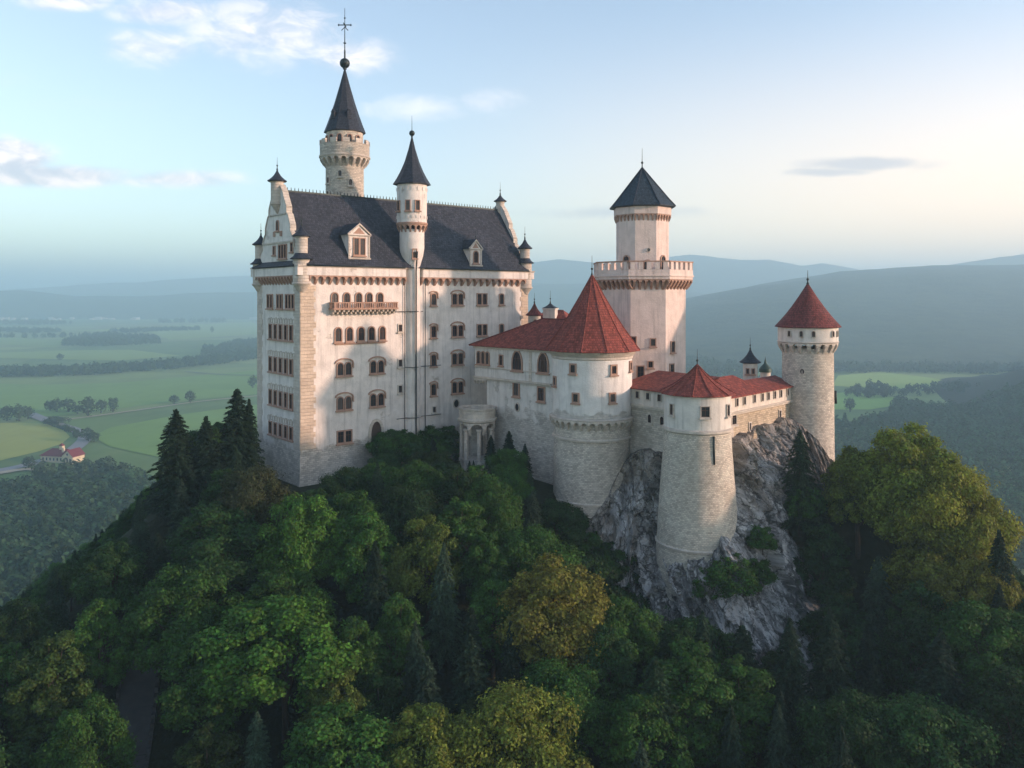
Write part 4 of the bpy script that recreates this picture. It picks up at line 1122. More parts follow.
window(cw2, f2, s_on(f2, 733.5), -15.2, 1.1, 1.3, 'round', (0,), 0.15, trim='trim')
b = MB(); quoins(b, f2, s_on(f2, 729.5), s_on(f2, 732), -20, -15.9, .25, .6, .1, 9); b.build('buttress', M['trim'], cw2)

t3 = empty('watch_turret', (33.8, 113.5, -26), 'tiny white turret with dark pointed cap behind the loopholed wall', 'turret')
b = MB(); b.lathe((33.8, 113.5), [(1.0, -26), (1.0, -9.5), (1.15, -9.4)], 18, cap_top=True); b.build('shaft', M['plaster'], t3)
cone_roof(t3, 33.8, 113.5, 1.5, -9.4, -7.3, 18, 'slate_dark', 0.5, ribs=False); finial(t3, 33.8, 113.5, -7.5, 1.6, 0.12)
for a in (-35, 5): window(t3, cyl_frame(33.8, 113.5, 1.0), R(a), -10.6, 0.35, 0.7, 'flat', (0,), 0.08)
t4 = empty('dome_turret', (38.0, 120, -26), 'small grey domed turret half hidden behind the red roof', 'turret')
b = MB(); b.lathe((38.0, 120), [(0.95, -26), (0.95, -12.4), (0.75, -12.1), (0.75, -11.4)], 16); b.build('shaft', M['plaster'], t4)
b = MB(); b.lathe((38.0, 120), [(0.95, -11.4), (0.9, -10.9), (0.5, -10.4), (0.2, -10.1), (0.12, -9.7), (0.0, -9.0)], 16, cap_bot=True); b.build('dome', M['copper'], t4)

# ------------------------------------------------------------------ right hand tower
rx_, ry_, rr_ = 41.4, 112.0, 3.4
rt = empty('round_tower', (rx_, ry_, -30), 'tall round stone tower at the right end with smooth dark red cone roof', 'tower')
M['masonry_right'] = stone_mat('right_tower_masonry', (0.60, 0.54, 0.46), 0.44, 0.22)
b = MB(); b.lathe((rx_, ry_), [(rr_ + .75, -34), (rr_ + .3, -24.8), (rr_ + .1, -22), (rr_, -7.2)], 44); b.build('shaft', M['masonry_right'], rt)
b = MB(); b.lathe((rx_, ry_), [(rr_ + .2, -23.7), (rr_ + .42, -23.6), (rr_ + .42, -23.3), (rr_ + .15, -23.2)], 44); b.build('string_course', M['trim'], rt)
frt = cyl_frame(rx_, ry_, rr_)
b = MB(); corbels(b, frt, -math.pi * rr_, math.pi * rr_, -7.9, -6.45, 20, 0.6, leg=.42, seg=4); b.lathe((rx_, ry_), [(rr_ + .6, -6.45), (rr_ + .72, -6.35), (rr_ + .6, -6.2)], 44, cap_bot=True); b.build('corbel_table', M['trim'], rt)
b = MB(); b.lathe((rx_, ry_), [(rr_ + .6, -6.3), (rr_ + .6, -4.3)], 44); b.build('drum', M['small_plaster'], rt)
frt2 = cyl_frame(rx_, ry_, rr_ + .6)
for a in (-60, -36, -14, 28, 46): window(rt, frt2, R(a + 4) * (rr_ + .6), -5.15, 0.42, 0.75, 'round', (0,), 0.08, trim='trim', sill=False)
cone_roof(rt, rx_, ry_, 4.4, -4.3, 1.9, 36, 'tile_dark_red', 0.16, ribs=False); finial(rt, rx_, ry_, 1.7, 1.9, 0.2)
window(rt, frt, math.asin(-13 / 24.5) * rr_, -10.3, 0.55, 0.75, 'oval', (0,), 0.1, trim='trim')
b = MB(); b.tube([frt(rr_ * 1.45, 0.3, -13.2), frt(rr_ * 1.45, .35, -15.0)], 0.2, 6); b.build('downpipe', M['metal'], rt)
# ------------------------------------------------------------------ the cliff
def make_rock():
    T = np.array([(1, 104, -33), (6, 101.5, -30), (10.5, 99.5, -27), (15, 100.8, -20), (19, 96.6, -18.6), (23, 92.6, -17.6), (28, 97.6, -17.2), (33, 103.6, -16.8), (37.6, 108.2, -16.4), (41, 107.5, -19.5), (46, 108.5, -25), (52, 112, -31)], float)
    B = np.array([(-1, 95, -40), (6, 93, -40), (11, 91, -40), (15, 89, -41), (20, 82.5, -42), (26, 80.5, -43), (31.5, 84.5, -43), (36.5, 90, -42), (41, 95.5, -41), (46, 100, -41), (52, 104, -41), (60, 111, -42)], float)
    nu, nv = 640, 330
    u = np.linspace(0, len(T) - 1, nu); idx = np.arange(len(T))
    t_ = np.stack([np.interp(u, idx, T[:, k]) for k in range(3)], 1); b_ = np.stack([np.interp(u, idx, B[:, k]) for k in range(3)], 1)
    ker = np.hanning(61); ker /= ker.sum()
    sm = lambda a: np.stack([np.convolve(np.pad(a[:, k], 30, mode='edge'), ker, 'valid') for k in range(3)], 1)
    t_, b_ = sm(t_), sm(b_)
    v = np.linspace(0, 1, nv)[:, None]
    along = np.concatenate([[0], np.cumsum(np.linalg.norm(np.diff((t_ + b_) / 2, axis=0), axis=1))])
    S = np.broadcast_to(along[None, :], (nv, nu)); 
    prof = 0.42 * v + 0.58 * v ** 1.7       # near vertical above, easing out below
    X = t_[None, :, 0] * (1 - prof) + b_[None, :, 0] * prof; Y = t_[None, :, 1] * (1 - prof) + b_[None, :, 1] * prof
    Z = t_[None, :, 2] * (1 - v) + b_[None, :, 2] * v
    D = (t_[None, :, 2] - Z)
    tx = np.gradient(X, axis=1); ty = np.gradient(Y, axis=1); l = np.hypot(tx, ty) + 1e-9
    nx, ny = ty / l, -tx / l
    a = S - 0.22 * D; bb = D
    rid = lambda x, y, s: 1 - 2 * np.abs(fbm(x, y, 4, s) - 0.5)
    wob = (fbm(a / 3, bb / 5, 3, 77) - 0.5) * 2.2
    d = 3.6 * (rid((a + wob) / 4.2, bb / 17, 5) - 0.72) + 0.7 * (rid((a + wob) / 1.7, bb / 6, 15) - 0.72) + 0.22 * (rid(a / 0.75 + wob, bb / 3.2, 25) - 0.7) + 0.25 * (fbm(a / 0.3, bb / 0.9, 3, 35) - 0.5)
    # blocks: tilted facets with sharp edges between them
    def facets(x, y, s, amp, tilt):
        xi = np.floor(x); yi = np.floor(y); best = np.full(x.shape, 1e9); val = np.zeros(x.shape); h = lambda i, j, q: vnoise(i * 7.13 + .5, j * 5.71 + .5, s + q)
        for ox in (-1, 0, 1):
            for oy in (-1, 0, 1):
                ci, cj = xi + ox, yi + oy; px_ = ci + .5 + (h(ci, cj, 1) - .5) * .9; py_ = cj + .5 + (h(ci, cj, 2) - .5) * .9
                dd_ = np.abs(x - px_) + np.abs(y - py_) * .9; m_ = dd_ < best
                v_ = amp * (h(ci, cj, 3) - .5) * 2 + tilt * ((x - px_) * (h(ci, cj, 4) - .5) * 2 + (y - py_) * (h(ci, cj, 5) - .3))
                best = np.where(m_, dd_, best); val = np.where(m_, v_, val)
        return val
    w2 = (fbm(a / 1.3, bb / 1.3, 3, 87) - .5) * 1.1
    d = d * 0.8 + facets((a + w2) / 3.0, (bb + w2) / 5.0, 101, 1.0, 1.4) + facets((a + w2) / 1.3, (bb - w2) / 2.1, 131, .42, .7) + facets((a + w2) / 0.55, bb / 0.8, 161, .14, .22)
    st = fbm(a / 2.6, bb / 2.0, 3, 45); d += 0.9 * (np.floor(st * 7) / 7 - 0.5)
    env = np.minimum(1, D / 2.0 + 0.35)
    zb_ = np.clip((Z + 30.5) / 2.5, 0, 1) * np.clip((5.6 - np.hypot(X - 22.0, Y - 95.0)) / 0.8, 0, 1)
    d = d - 2.6 * zb_ - np.maximum(d, 0) * zb_ * .6
    X = X + nx * d * env; Y = Y + ny * d * env; Z = Z + 0.5 * (fbm(a / 1.6, bb / 1.6, 3, 55) - 0.5) * env + 1.6 * (fbm(S / 2.2, S * 0, 4, 65) - .5) * np.maximum(0, 1 - D / 5)
    # cap running back under the walls
    cx, cy = X[0] - nx[0] * 9, Y[0] - ny[0] * 9
    Xc = np.stack([cx, X[0] * .5 + cx * .5]); Yc = np.stack([cy, Y[0] * .5 + cy * .5]); Zc = np.stack([Z[0] - 4.0, Z[0] + 0.1])
    Zc[0] = Z[0] - 0.5
    X = np.vstack([Xc, X]); Y = np.vstack([Yc, Y]); Z = np.vstack([Zc, Z])
    Su = np.vstack([S[:2], S]); Du = np.vstack([D[:2] - 1, D])
    nvv = nv + 2
    i = np.arange(nvv - 1)[:, None] * nu + np.arange(nu - 1)[None, :]
    Fq = np.stack([i, i + nu, i + 1 + nu, i + 1], -1).reshape(-1, 4)
    me = mesh_np('rock_cliff', np.stack([X, Y, Z], -1).reshape(-1, 3), Fq, M['rock'], False)
    uvl = me.uv_layers.new(name='UVMap'); UVs = np.stack([Su, Du], -1).reshape(-1, 2)
    uvl.data.foreach_set('uv', UVs[Fq.ravel()].astype(np.float32).ravel())
    return me
rk = Mat('grey_rock', 0.85); uvn = rk.uv; p = rk.pos
sh = rk.n('ShaderNodeVectorMath', operation='MULTIPLY_ADD')
sp3 = rk.n('ShaderNodeSeparateXYZ'); rk.t.links.new(uvn, sp3.inputs[0])
cmb = rk.n('ShaderNodeCombineXYZ'); rk.put(cmb.inputs[0], rk.math('SUBTRACT', sp3.outputs[0], rk.math('MULTIPLY', sp3.outputs[1], 0.22))); rk.put(cmb.inputs[1], rk.math('MULTIPLY', sp3.outputs[1], 0.42))
sv = cmb.outputs[0]
n1 = rk.noise(sv, 0.62, 9, 0.62, 0.8); n2 = rk.noise(sv, 1.7, 8, 0.62, 0.7); n3 = rk.noise(p, 0.22, 5, 0.6); n4_ = rk.noise(p, 7.0, 6, 0.7)
c = rk.mix(rk.ramp(n1, 0.38, 0.60), (0.105, 0.10, 0.098), (0.35, 0.34, 0.33))
c = rk.mix(rk.math('MULTIPLY', rk.ramp(n2, 0.54, 0.63), 0.75), c, (0.58, 0.56, 0.53))
c = rk.mix(rk.math('MULTIPLY', rk.ramp(n2, 0.42, 0.37), 0.85), c, (0.045, 0.042, 0.042))
brn = rk.math('MULTIPLY', rk.ramp(rk.math('ADD', n3, rk.math('MULTIPLY', rk.math('SUBTRACT', 7.0, sp3.outputs[1]), 0.03)), 0.50, 0.68), 0.6)
c = rk.mix(brn, c, rk.mix(n2, (0.10, 0.080, 0.058), (0.38, 0.31, 0.24)))
dp = rk.n('ShaderNodeVectorMath', operation='MULTIPLY_ADD'); rk.t.links.new(rk.noise(p, 0.9, 5, .6, col=True), dp.inputs[0]); dp.inputs[1].default_value = (1.6, 1.6, 1.6); rk.t.links.new(sv, dp.inputs[2])
def crack(sc, w_):
    x = rk.n('ShaderNodeTexVoronoi', feature='DISTANCE_TO_EDGE'); x.inputs['Scale'].default_value = sc; rk.t.links.new(dp.outputs[0], x.inputs['Vector']); return rk.ramp(x.outputs['Distance'], 0.0, w_, 1.0, 0.0)
ck = rk.math('MAXIMUM', crack(0.42, 0.05), rk.math('MULTIPLY', crack(1.15, 0.06), 0.7))
c = rk.mix(rk.math('MULTIPLY', ck, 0.85), c, (0.022, 0.020, 0.018))
c = rk.mix(rk.math('MULTIPLY', rk.ramp(rk.noise(p, 0.5, 6, 0.65), 0.58, 0.70), 0.6), c, (0.035, 0.045, 0.018))
c = rk.mix(rk.math('MULTIPLY', rk.ramp(n4_, 0.5, 0.75), 0.4), c, (0.06, 0.06, 0.06))
rk.color(c); rk.bump(rk.math('ADD', n1, rk.math('ADD', n2, rk.math('MULTIPLY', n4_, 0.3))), 0.8, 0.22)
M['rock'] = rk.m
tag(addo('rock_cliff', make_rock()), 'streaked grey rock cliff under the curtain walls', kind='structure')

# ------------------------------------------------------------------ leaves
def leaf_mat(name, trans=0.34, rough=0.65, sc=0.5):
    m = Mat(name, rough)
    m.b.inputs['Specular IOR Level'].default_value = 0.2
    oi = m.n('ShaderNodeObjectInfo'); geo = m.n('ShaderNodeNewGeometry')
    col = oi.outputs['Color']
    rp = m.ramp(geo.outputs['Random Per Island'], 0, 1, 0.62, 1.38)
    n = m.ramp(m.noise(geo.outputs['Position'], sc, 4, 0.6), 0.3, 0.7, 0.72, 1.30)
    k = m.math('MULTIPLY', rp, n)
    v = m.n('ShaderNodeVectorMath', operation='SCALE'); m.t.links.new(col, v.inputs[0]); m.t.links.new(k, v.inputs['Scale'])
    hs_ = m.n('ShaderNodeHueSaturation'); m.t.links.new(v.outputs[0], hs_.inputs['Color'])
    m.put(hs_.inputs['Hue'], m.ramp(geo.outputs['Random Per Island'], 0, 1, 0.485, 0.515))
    m.color(hs_.outputs[0])
    tr = m.n('ShaderNodeBsdfTranslucent'); m.t.links.new(hs_.outputs[0], tr.inputs['Color'])
    mx = m.n('ShaderNodeMixShader'); mx.inputs[0].default_value = trans
    m.t.links.new(m.b.outputs[0], mx.inputs[1]); m.t.links.new(tr.outputs[0], mx.inputs[2])
    m.t.links.new(mx.outputs[0], m.t.nodes['Material Output'].inputs['Surface'])
    return m.m
M['leaf'] = leaf_mat('leaves'); M['needle'] = leaf_mat('needles', 0.08, 0.75, 0.8)
M['bark'] = plain('bark', (0.055, 0.042, 0.032), 0.95, 0.4, 3)
M['far_leaf'] = leaf_mat('distant_foliage', 0.1, 0.9, 0.05)

def unit(v): return v / (np.linalg.norm(v, axis=1, keepdims=True) + 1e-9)
def leaf_quads(P, N, A, w, l, fold=0.0):
    """one leaf-shaped quad per point: normal N, long axis roughly A"""
    T = A - (A * N).sum(1, keepdims=True) * N; T = unit(T); B = np.cross(N, T)
    w = w[:, None]; l = l[:, None]
    V = np.stack([P - T * l * .5, P + B * w * .5 + N * fold, P + T * l * .5, P - B * w * .5 + N * fold], 1)
    return V.reshape(-1, 3)
def quads_idx(n): return np.arange(n * 4, dtype=np.int32).reshape(-1, 4)

def broad_crown(seed, H=12.0, R_=4.6, zc=0.60, nl=34, n=32000, leaf=0.265, tall=1.0, lump=0.36, drop=0.0):
    """crown made of leaf sprays gathered on uneven lobes; returns the leaf vertices and the lobes"""
    r = np.random.default_rng(seed)
    c0 = np.array([0, 0, H * zc]); Rz = H * (1 - zc) * tall
    lobes = []
    for i in range(nl):
        ph = i * 2.39996 + r.uniform(-.4, .4); t = 1 - (i + 0.5) / nl * 1.72
        s = math.sqrt(max(0, 1 - min(1, abs(t)) ** 2)); 
        d = np.array([math.cos(ph) * s, math.sin(ph) * s, max(t, -0.72)])
        k = r.uniform(0.60, 0.96)
        width = 1.0 if t < 0.2 else 1.0 - 0.25 * (t - 0.2)
        c = c0 + d * np.array([R_ * width, R_ * width, Rz]) * k
        rad = R_ * lump * r.uniform(0.5, 1.3) * (1.0 - 0.25 * max(0, t))
        lobes.append((c, rad))
    lobes.append((c0, R_ * 0.62)); lobes.append((c0 + [0, 0, Rz * .35], R_ * 0.5))
    wts = np.array([q[1] ** 2 for q in lobes]); wts[-2:] *= 0.35; wts /= wts.sum()
    li = r.choice(len(lobes), n, p=wts)
    C = np.array([q[0] for q in lobes])[li]; Rd = np.array([q[1] for q in lobes])[li]
    D = unit(r.normal(size=(n, 3)) + unit(C - c0 + 1e-6) * 0.7 + [0, 0, 0.25])
    # each lobe carries smaller sprays
    cell = np.sin(D[:, 0] * 7 + li) * np.sin(D[:, 1] * 8 + li * 2) * np.sin(D[:, 2] * 7 + li * 3)
    rr = Rd * (0.80 + 0.26 * cell + r.normal(size=n) * 0.16)
    P = C + D * rr[:, None] * [1, 1, 0.78]
    P[:, 2] -= drop * np.hypot(P[:, 0], P[:, 1]) ** 2 / R_ ** 2
    N = unit(D + r.normal(size=(n, 3)) * 0.55 + [0, 0, 0.45]); A = r.normal(size=(n, 3)) + D * 0.6 - [0, 0, 0.5]
    s = leaf * r.uniform(0.55, 1.35, n)
    return leaf_quads(P, N, A, s * 0.72, s, 0.02), lobes, c0

def trunk_mesh(H, r0, lobes, c0, name='trunk', k=9, seed=0):
    m = MB(); rr = random.Random(seed)
    pts = [(0, 0, -1.2), (0.05, 0.03, H * .12), (0.12 * rr.uniform(-1, 1), 0.1, H * .3), (0.2 * rr.uniform(-1, 1), 0.15, H * .5), (0.1, 0.1, H * .74)]
    m.tube(pts, r0, 8, r0 * .25)
    for c, rad in lobes[::max(1, len(lobes) // k)][:k]:
        z = H * rr.uniform(.25, .45); mid = (c[0] * .5, c[1] * .5, (z + c[2]) / 2 + .3)
        m.tube([(0.1, 0.08, z), mid, tuple(c)], r0 * .42, 6, r0 * .1)
    return m.mesh(name, M['bark'])

def spruce_crown(seed, H=14.0, R_=3.0, n=24000, leaf=0.29, power=0.72, start=0.08, droop=0.28):
    r = np.random.default_rng(seed)
    nb = 210; V = []
    zb = start + (1 - start) * np.sort(r.random(nb)) ** 0.86
    per = n // nb
    for i in range(nb):
        z = zb[i]; a = i * 2.39996 + r.uniform(-.3, .3)
        L = R_ * (1 - z) ** power * r.uniform(0.72, 1.12) + 0.12
        m_ = max(12, int(per * (L / R_) * 1.9))
        t = r.random(m_) ** 0.75
        side = r.normal(size=m_) * 0.24 * L * (1.05 - t)
        x = t * L; zz = z * H + 0.22 * L * np.sin(t * 2.2) - droop * L * t ** 1.6 - np.abs(side) * 0.35 + r.normal(size=m_) * 0.07
        P = np.stack([np.cos(a) * x - np.sin(a) * side, np.sin(a) * x + np.cos(a) * side, zz], 1)
        out = np.array([np.cos(a), np.sin(a), -0.35]); A = np.tile(out, (m_, 1)) + r.normal(size=(m_, 3)) * 0.45
        N = unit(np.array([np.cos(a) * .35, np.sin(a) * .35, 0.8]) + r.normal(size=(m_, 3)) * 0.45)
        s = leaf * r.uniform(0.6, 1.3, m_)
        V.append(leaf_quads(P, N, A, s * .42, s * 1.15))
    t = r.random(220); P = np.stack([r.normal(size=220) * .08, r.normal(size=220) * .08, H * (0.93 + 0.09 * t)], 1)
    V.append(leaf_quads(P, unit(r.normal(size=(220, 3))), np.tile([0, 0, 1.0], (220, 1)), np.full(220, .12), np.full(220, .4)))
    return np.concatenate(V)

PROTO = {}
def proto(kind, crown_v, mat, trunk, H, Rr):
    PROTO.setdefault(kind, []).append((mesh_np('crown', crown_v, quads_idx(len(crown_v) // 4), M[mat], False), trunk, H, Rr))
for i, kw in enumerate([dict(H=12, R_=4.7), dict(H=12, R_=4.3, zc=.57, nl=42, lump=.33), dict(H=12, R_=5.0, nl=28, lump=.42), dict(H=12, R_=4.0, zc=.55, tall=1.02, nl=38, lump=.38), dict(H=12, R_=4.6, nl=48, lump=.29, n=34000)]):
    v_, lb, c0 = broad_crown(100 + i, **kw); proto('broad', v_, 'leaf', trunk_mesh(12, .34, lb, c0, seed=i), 12, kw['R_'])
for i, kw in enumerate([dict(H=12, R_=2.7, zc=.52, tall=1.0, nl=40, lump=.36, n=23000, leaf=.25), dict(H=12, R_=3.1, zc=.5, nl=44, lump=.34, n=23000, leaf=.25)]):
    v_, lb, c0 = broad_crown(200 + i, **kw); proto('slim', v_, 'leaf', trunk_mesh(12, .28, lb, c0, seed=10 + i), 12, kw['R_'])
for i, kw in enumerate([dict(R_=3.1), dict(R_=2.6, power=.62), dict(R_=3.5, droop=.4)]):
    v_ = spruce_crown(300 + i, **kw); b = MB(); b.tube([(0, 0, -1), (0, 0, 13.6)], .3, 8, .04); proto('spruce', v_, 'needle', b.mesh('trunk', M['bark']), 14, kw['R_'])
v_, lb, c0 = broad_crown(401, H=5, R_=2.4, zc=.42, nl=26, n=5200, leaf=.34, tall=1.0, lump=.4); proto('bush', v_, 'leaf', trunk_mesh(5, .12, lb, c0, seed=20), 5, 2.4)
v_, lb, c0 = broad_crown(402, H=5, R_=2.9, zc=.4, nl=22, n=5200, leaf=.34, lump=.42); proto('bush', v_, 'leaf', trunk_mesh(5, .12, lb, c0, seed=21), 5, 2.9)

TREES = []          # (x, y, crown radius)
rt_ = random.Random(5)
def put_tree(kind, x, y, z, H, width=None, col=(0.04, 0.07, 0.02), label='', group=None, var=None, cat='tree', name=None):
    P_ = PROTO[kind]; cm, tm, H0, R0 = P_[var if var is not None else rt_.randrange(len(P_))]
    sz = H / H0; sx = sz if width is None else width / (2 * R0)
    o = bpy.data.objects.new(name or {'broad': 'broadleaf_tree', 'slim': 'slender_tree', 'spruce': 'spruce_tree', 'bush': 'bush'}[kind], None)
    link(o); o.location = (x, y, z); o.rotation_euler.z = rt_.uniform(0, 6.28)
    tag(o, label, cat, group)
    c = bpy.data.objects.new('crown', cm); link(c); c.parent = o; c.scale = (sx, sx, sz); c.color = (*col, 1)
    t = bpy.data.objects.new('trunk', tm); link(t); t.parent = o; t.scale = (sz, sz, sz)
    TREES.append((x, y, sx * R0)); return o

def meet(px, ytop, H):
    """where on the hill a tree of height H stands whose top is seen at this place in the photograph"""
    k = (px - 512) / F; s = (HZ - ytop) / F; prev = None
    for Y in np.arange(46, 150, 0.25):
        f = float(hill_h(k * Y, Y)) + H - s * Y
        if prev is not None and prev < 0 <= f: return k * Y, Y, float(hill_h(k * Y, Y))
        prev = f
    return None

G_DARK = (0.025, 0.060, 0.014); G_MID = (0.042, 0.102, 0.016); G_LIT = (0.068, 0.155, 0.020); G_OLIVE = (0.095, 0.135, 0.022); G_GOLD = (0.160, 0.160, 0.026); G_SPR = (0.015, 0.034, 0.016); G_BLUE = (0.030, 0.055, 0.030); G_YEL = (0.160, 0.195, 0.028)
# trees the eye picks out: kind, column, row of the top, height, width, colour, label
special = [
 ('broad', 305, 500, 11.5, 8.6, G_LIT, 'bright green rounded tree below the near corner of the palace', 0),
 ('broad', 356, 492, 11, 7.6, G_MID, 'olive tipped tree just right of the bright green tree below the palace', 3),
 ('broad', 428, 516, 11, 7.2, G_OLIVE, 'yellow green tree standing alone below the stair turret downpipe', 3),
 ('broad', 552, 566, 12.5, 10.6, G_GOLD, 'large golden ochre tree in the middle of the slope', 0),
 ('broad', 520, 696, 12, 9.4, G_YEL, 'bright yellow green tree top at the bottom edge, right one of two', 2),
 ('broad', 432, 706, 12, 8.6, G_YEL, 'bright yellow green tree top at the bottom edge, left one of two', 4),
 ('broad', 285, 598, 13, 13.6, G_LIT, 'very broad green tree with leafy tiers, left of bottom centre', 4),
 ('broad', 222, 628, 11, 9.6, G_MID, 'mid green tree leaning on the left side of the very broad tree', 1),
 ('broad', 255, 470, 10.5, 8.6, (0.050, 0.060, 0.022), 'brownish green round tree under the palace west front', 2),
 ('slim', 335, 664, 11.5, 5.0, G_OLIVE, 'narrow olive pointed tree at the bottom left of centre', 0),
 ('slim', 398, 592, 11, 5.2, G_MID, 'slim dark pointed tree between broad green tree and golden tree', 1),
 ('broad', 528, 530, 10.5, 8.6, G_MID, 'green spreading tree above the golden ochre tree', 2),
 ('broad', 490, 480, 9.5, 7.2, G_MID, 'mid green tree below the loggia pillars', 0),
 ('broad', 558, 500, 8.0, 6.6, G_DARK, 'dark tree leaning against the foot of the great round tower', 1),
 ('slim', 688, 636, 12, 8.2, G_MID, 'broad pointed green tree at bottom right of the golden tree', 1),
 ('slim', 648, 560, 8.5, 4.6, G_DARK, 'narrow dark tree at the left foot of the grey cliff', 0),
 ('broad', 715, 612, 10.5, 9.0, G_MID, 'green tree hiding the foot of the cliff under the small tower', 4),
 ('slim', 740, 650, 11, 6.0, G_MID, 'light tipped tree in front of the cliff foot', 0),
 ('spruce', 790, 622, 13, 7.0, G_SPR, 'dark spruce at the lower right tip of the cliff', 2),
 ('spruce', 878, 560, 14, 7.6, G_BLUE, 'large blue green spruce below the golden lit trees', 2),
 ('broad', 905, 430, 16.5, 12.0, (0.16, 0.20, 0.026), 'tallest golden green tree right of the right hand tower', 0),  # from here to the small golden tree, sunlight is put into the leaf colour
 ('broad', 858, 452, 13, 8.6, (0.125, 0.16, 0.024), 'olive tree touching the right hand tower', 1),
 ('broad', 955, 468, 15, 10.4, (0.20, 0.215, 0.026), 'golden green tree with uneven crown, second from the right edge', 2),
 ('broad', 930, 520, 12.5, 9.0, (0.14, 0.155, 0.02), 'sunlit olive tree in front of the golden pair', 3),
 ('broad', 975, 556, 10.5, 7.6, (0.15, 0.15, 0.02), 'small golden tree low at the right edge', 4),
 ('spruce', 999, 533, 13, 5.6, G_SPR, 'dark spruce against the far valley at the right edge', 0),
 ('spruce', 176, 413, 13, 9.0, G_SPR, 'large dark spruce at the left end of the ridge', 0),
 ('spruce', 206, 419, 11.5, 7.0, G_SPR, 'dark spruce second from the left on the ridge', 0),
 ('spruce', 237, 392, 13.5, 7.4, G_SPR, 'tallest dark spruce beside the palace west front', 1),
 ('spruce', 249, 402, 12, 5.2, G_SPR, 'dark spruce touching the palace west wall', 0),
 ('spruce', 491, 436, 5.5, 3.0, G_SPR, 'little dark spruce in front of the wing, left of three', 0),
 ('spruce', 509, 432, 6.6, 3.2, G_SPR, 'tallest of three little dark spruces in front of the wing', 1),
 ('spruce', 525, 445, 5.5, 3.0, G_SPR, 'little dark spruce in front of the wing, right of three', 0),
 ('broad', 431, 428, 5.8, 6.2, G_MID, 'rounded dark green tree at the foot of the stair turret', 0),
 ('broad', 394, 428, 6.8, 7.4, G_MID, 'bushy green tree hiding the palace door step', 4),
 ('slim', 449, 424, 6.2, 4.2, G_MID, 'small leafy tree between stair turret and loggia', 1),
 ('spruce', 800, 438, 12.0, 7.2, (0.028, 0.050, 0.020), 'dark fir growing from the rock beside the right hand tower', 2),
 ('slim', 772, 560, 7.5, 4.4, G_DARK, 'dark tree rooted on the right face of the cliff', 0),
 ('slim', 822, 520, 11.5, 6.6, G_DARK, 'dark green tree at the foot of the right hand tower', 1),
 ('slim', 845, 590, 12, 7.4, G_DARK, 'dark tree between cliff tip and blue green spruce', 0),
 ('broad', 85, 706, 10, 6.8, G_MID, 'lighter green tree in the bottom left corner beside the path', 0),
 ('broad', 345, 470, 6.5, 6.0, G_DARK, 'dark bushy tree under the palace long front', 2),
 ('slim', 640, 690, 11, 6.6, G_MID, 'pointed green tree at the bottom, right of the yellow pair', 1),
 ('broad', 850, 700, 11, 8.0, G_DARK, 'dark rounded tree at the bottom right', 2),
 ('slim', 612, 545, 9, 6.0, G_DARK, 'dark tree in the gap between the great tower and the cliff', 0),
 ('broad', 590, 534, 8.5, 6.6, G_MID, 'green tree right under the lowest ring of the great round tower', 3),
 ('slim', 668, 598, 9, 6.0, G_MID, 'dark green tree at the lower left edge of the cliff face', 1),
 ('broad', 632, 590, 9, 7.0, G_DARK, 'low dark tree left of the cliff foot, above the golden tree', 1),
 ('spruce', 742, 628, 11, 6.4, G_SPR, 'dark spruce in front of the middle of the cliff foot', 1),
 ('spruce', 830, 612, 13, 7.4, G_SPR, 'broad dark spruce between cliff tip and blue green spruce', 2),
 ('spruce', 655, 662, 12, 7.4, (0.018, 0.044, 0.016), 'green spruce at the bottom, right of the golden tree', 0),
 ('spruce', 940, 640, 12, 7.0, G_SPR, 'dark spruce in the lower right corner', 1),
 ('spruce', 470, 640, 11, 6.0, G_SPR, 'dark spruce left of the golden ochre tree', 1),
 ('broad', 985, 600, 11, 9.0, G_MID, 'wide green tree below the right edge spruce', 1),
]
for kd, px_, yt, H, w_, col, lab, var in special:
    q = meet(px_, yt, H)
    if q is None: print('no place for', lab); continue
    put_tree(kd, q[0], q[1], q[2], H, w_, col, lab, var=var)
# bushes on the ledges of the cliff
for x, y, z, H, w_, lab in ((24.6, 88.2, -32.2, 3.6, 5.0, 'leafy bush on the ledge under the small tower'), (22.0, 88.6, -33.0, 3.0, 4.2, 'low bush at the left foot of the small tower'),
                          (28.7, 91.5, -29.0, 2.6, 3.0, 'small bush clinging to the cliff right of the small tower'), (27.6, 89.6, -32.6, 3.0, 3.2, 'round bush at the right foot of the small tower'),
                          (35.5, 97.0, -26.5, 3.4, 4.0, 'dark bush high on the cliff below the loopholed wall')):
    put_tree('bush', x, y, z, H, w_, G_MID, lab, cat='bush')

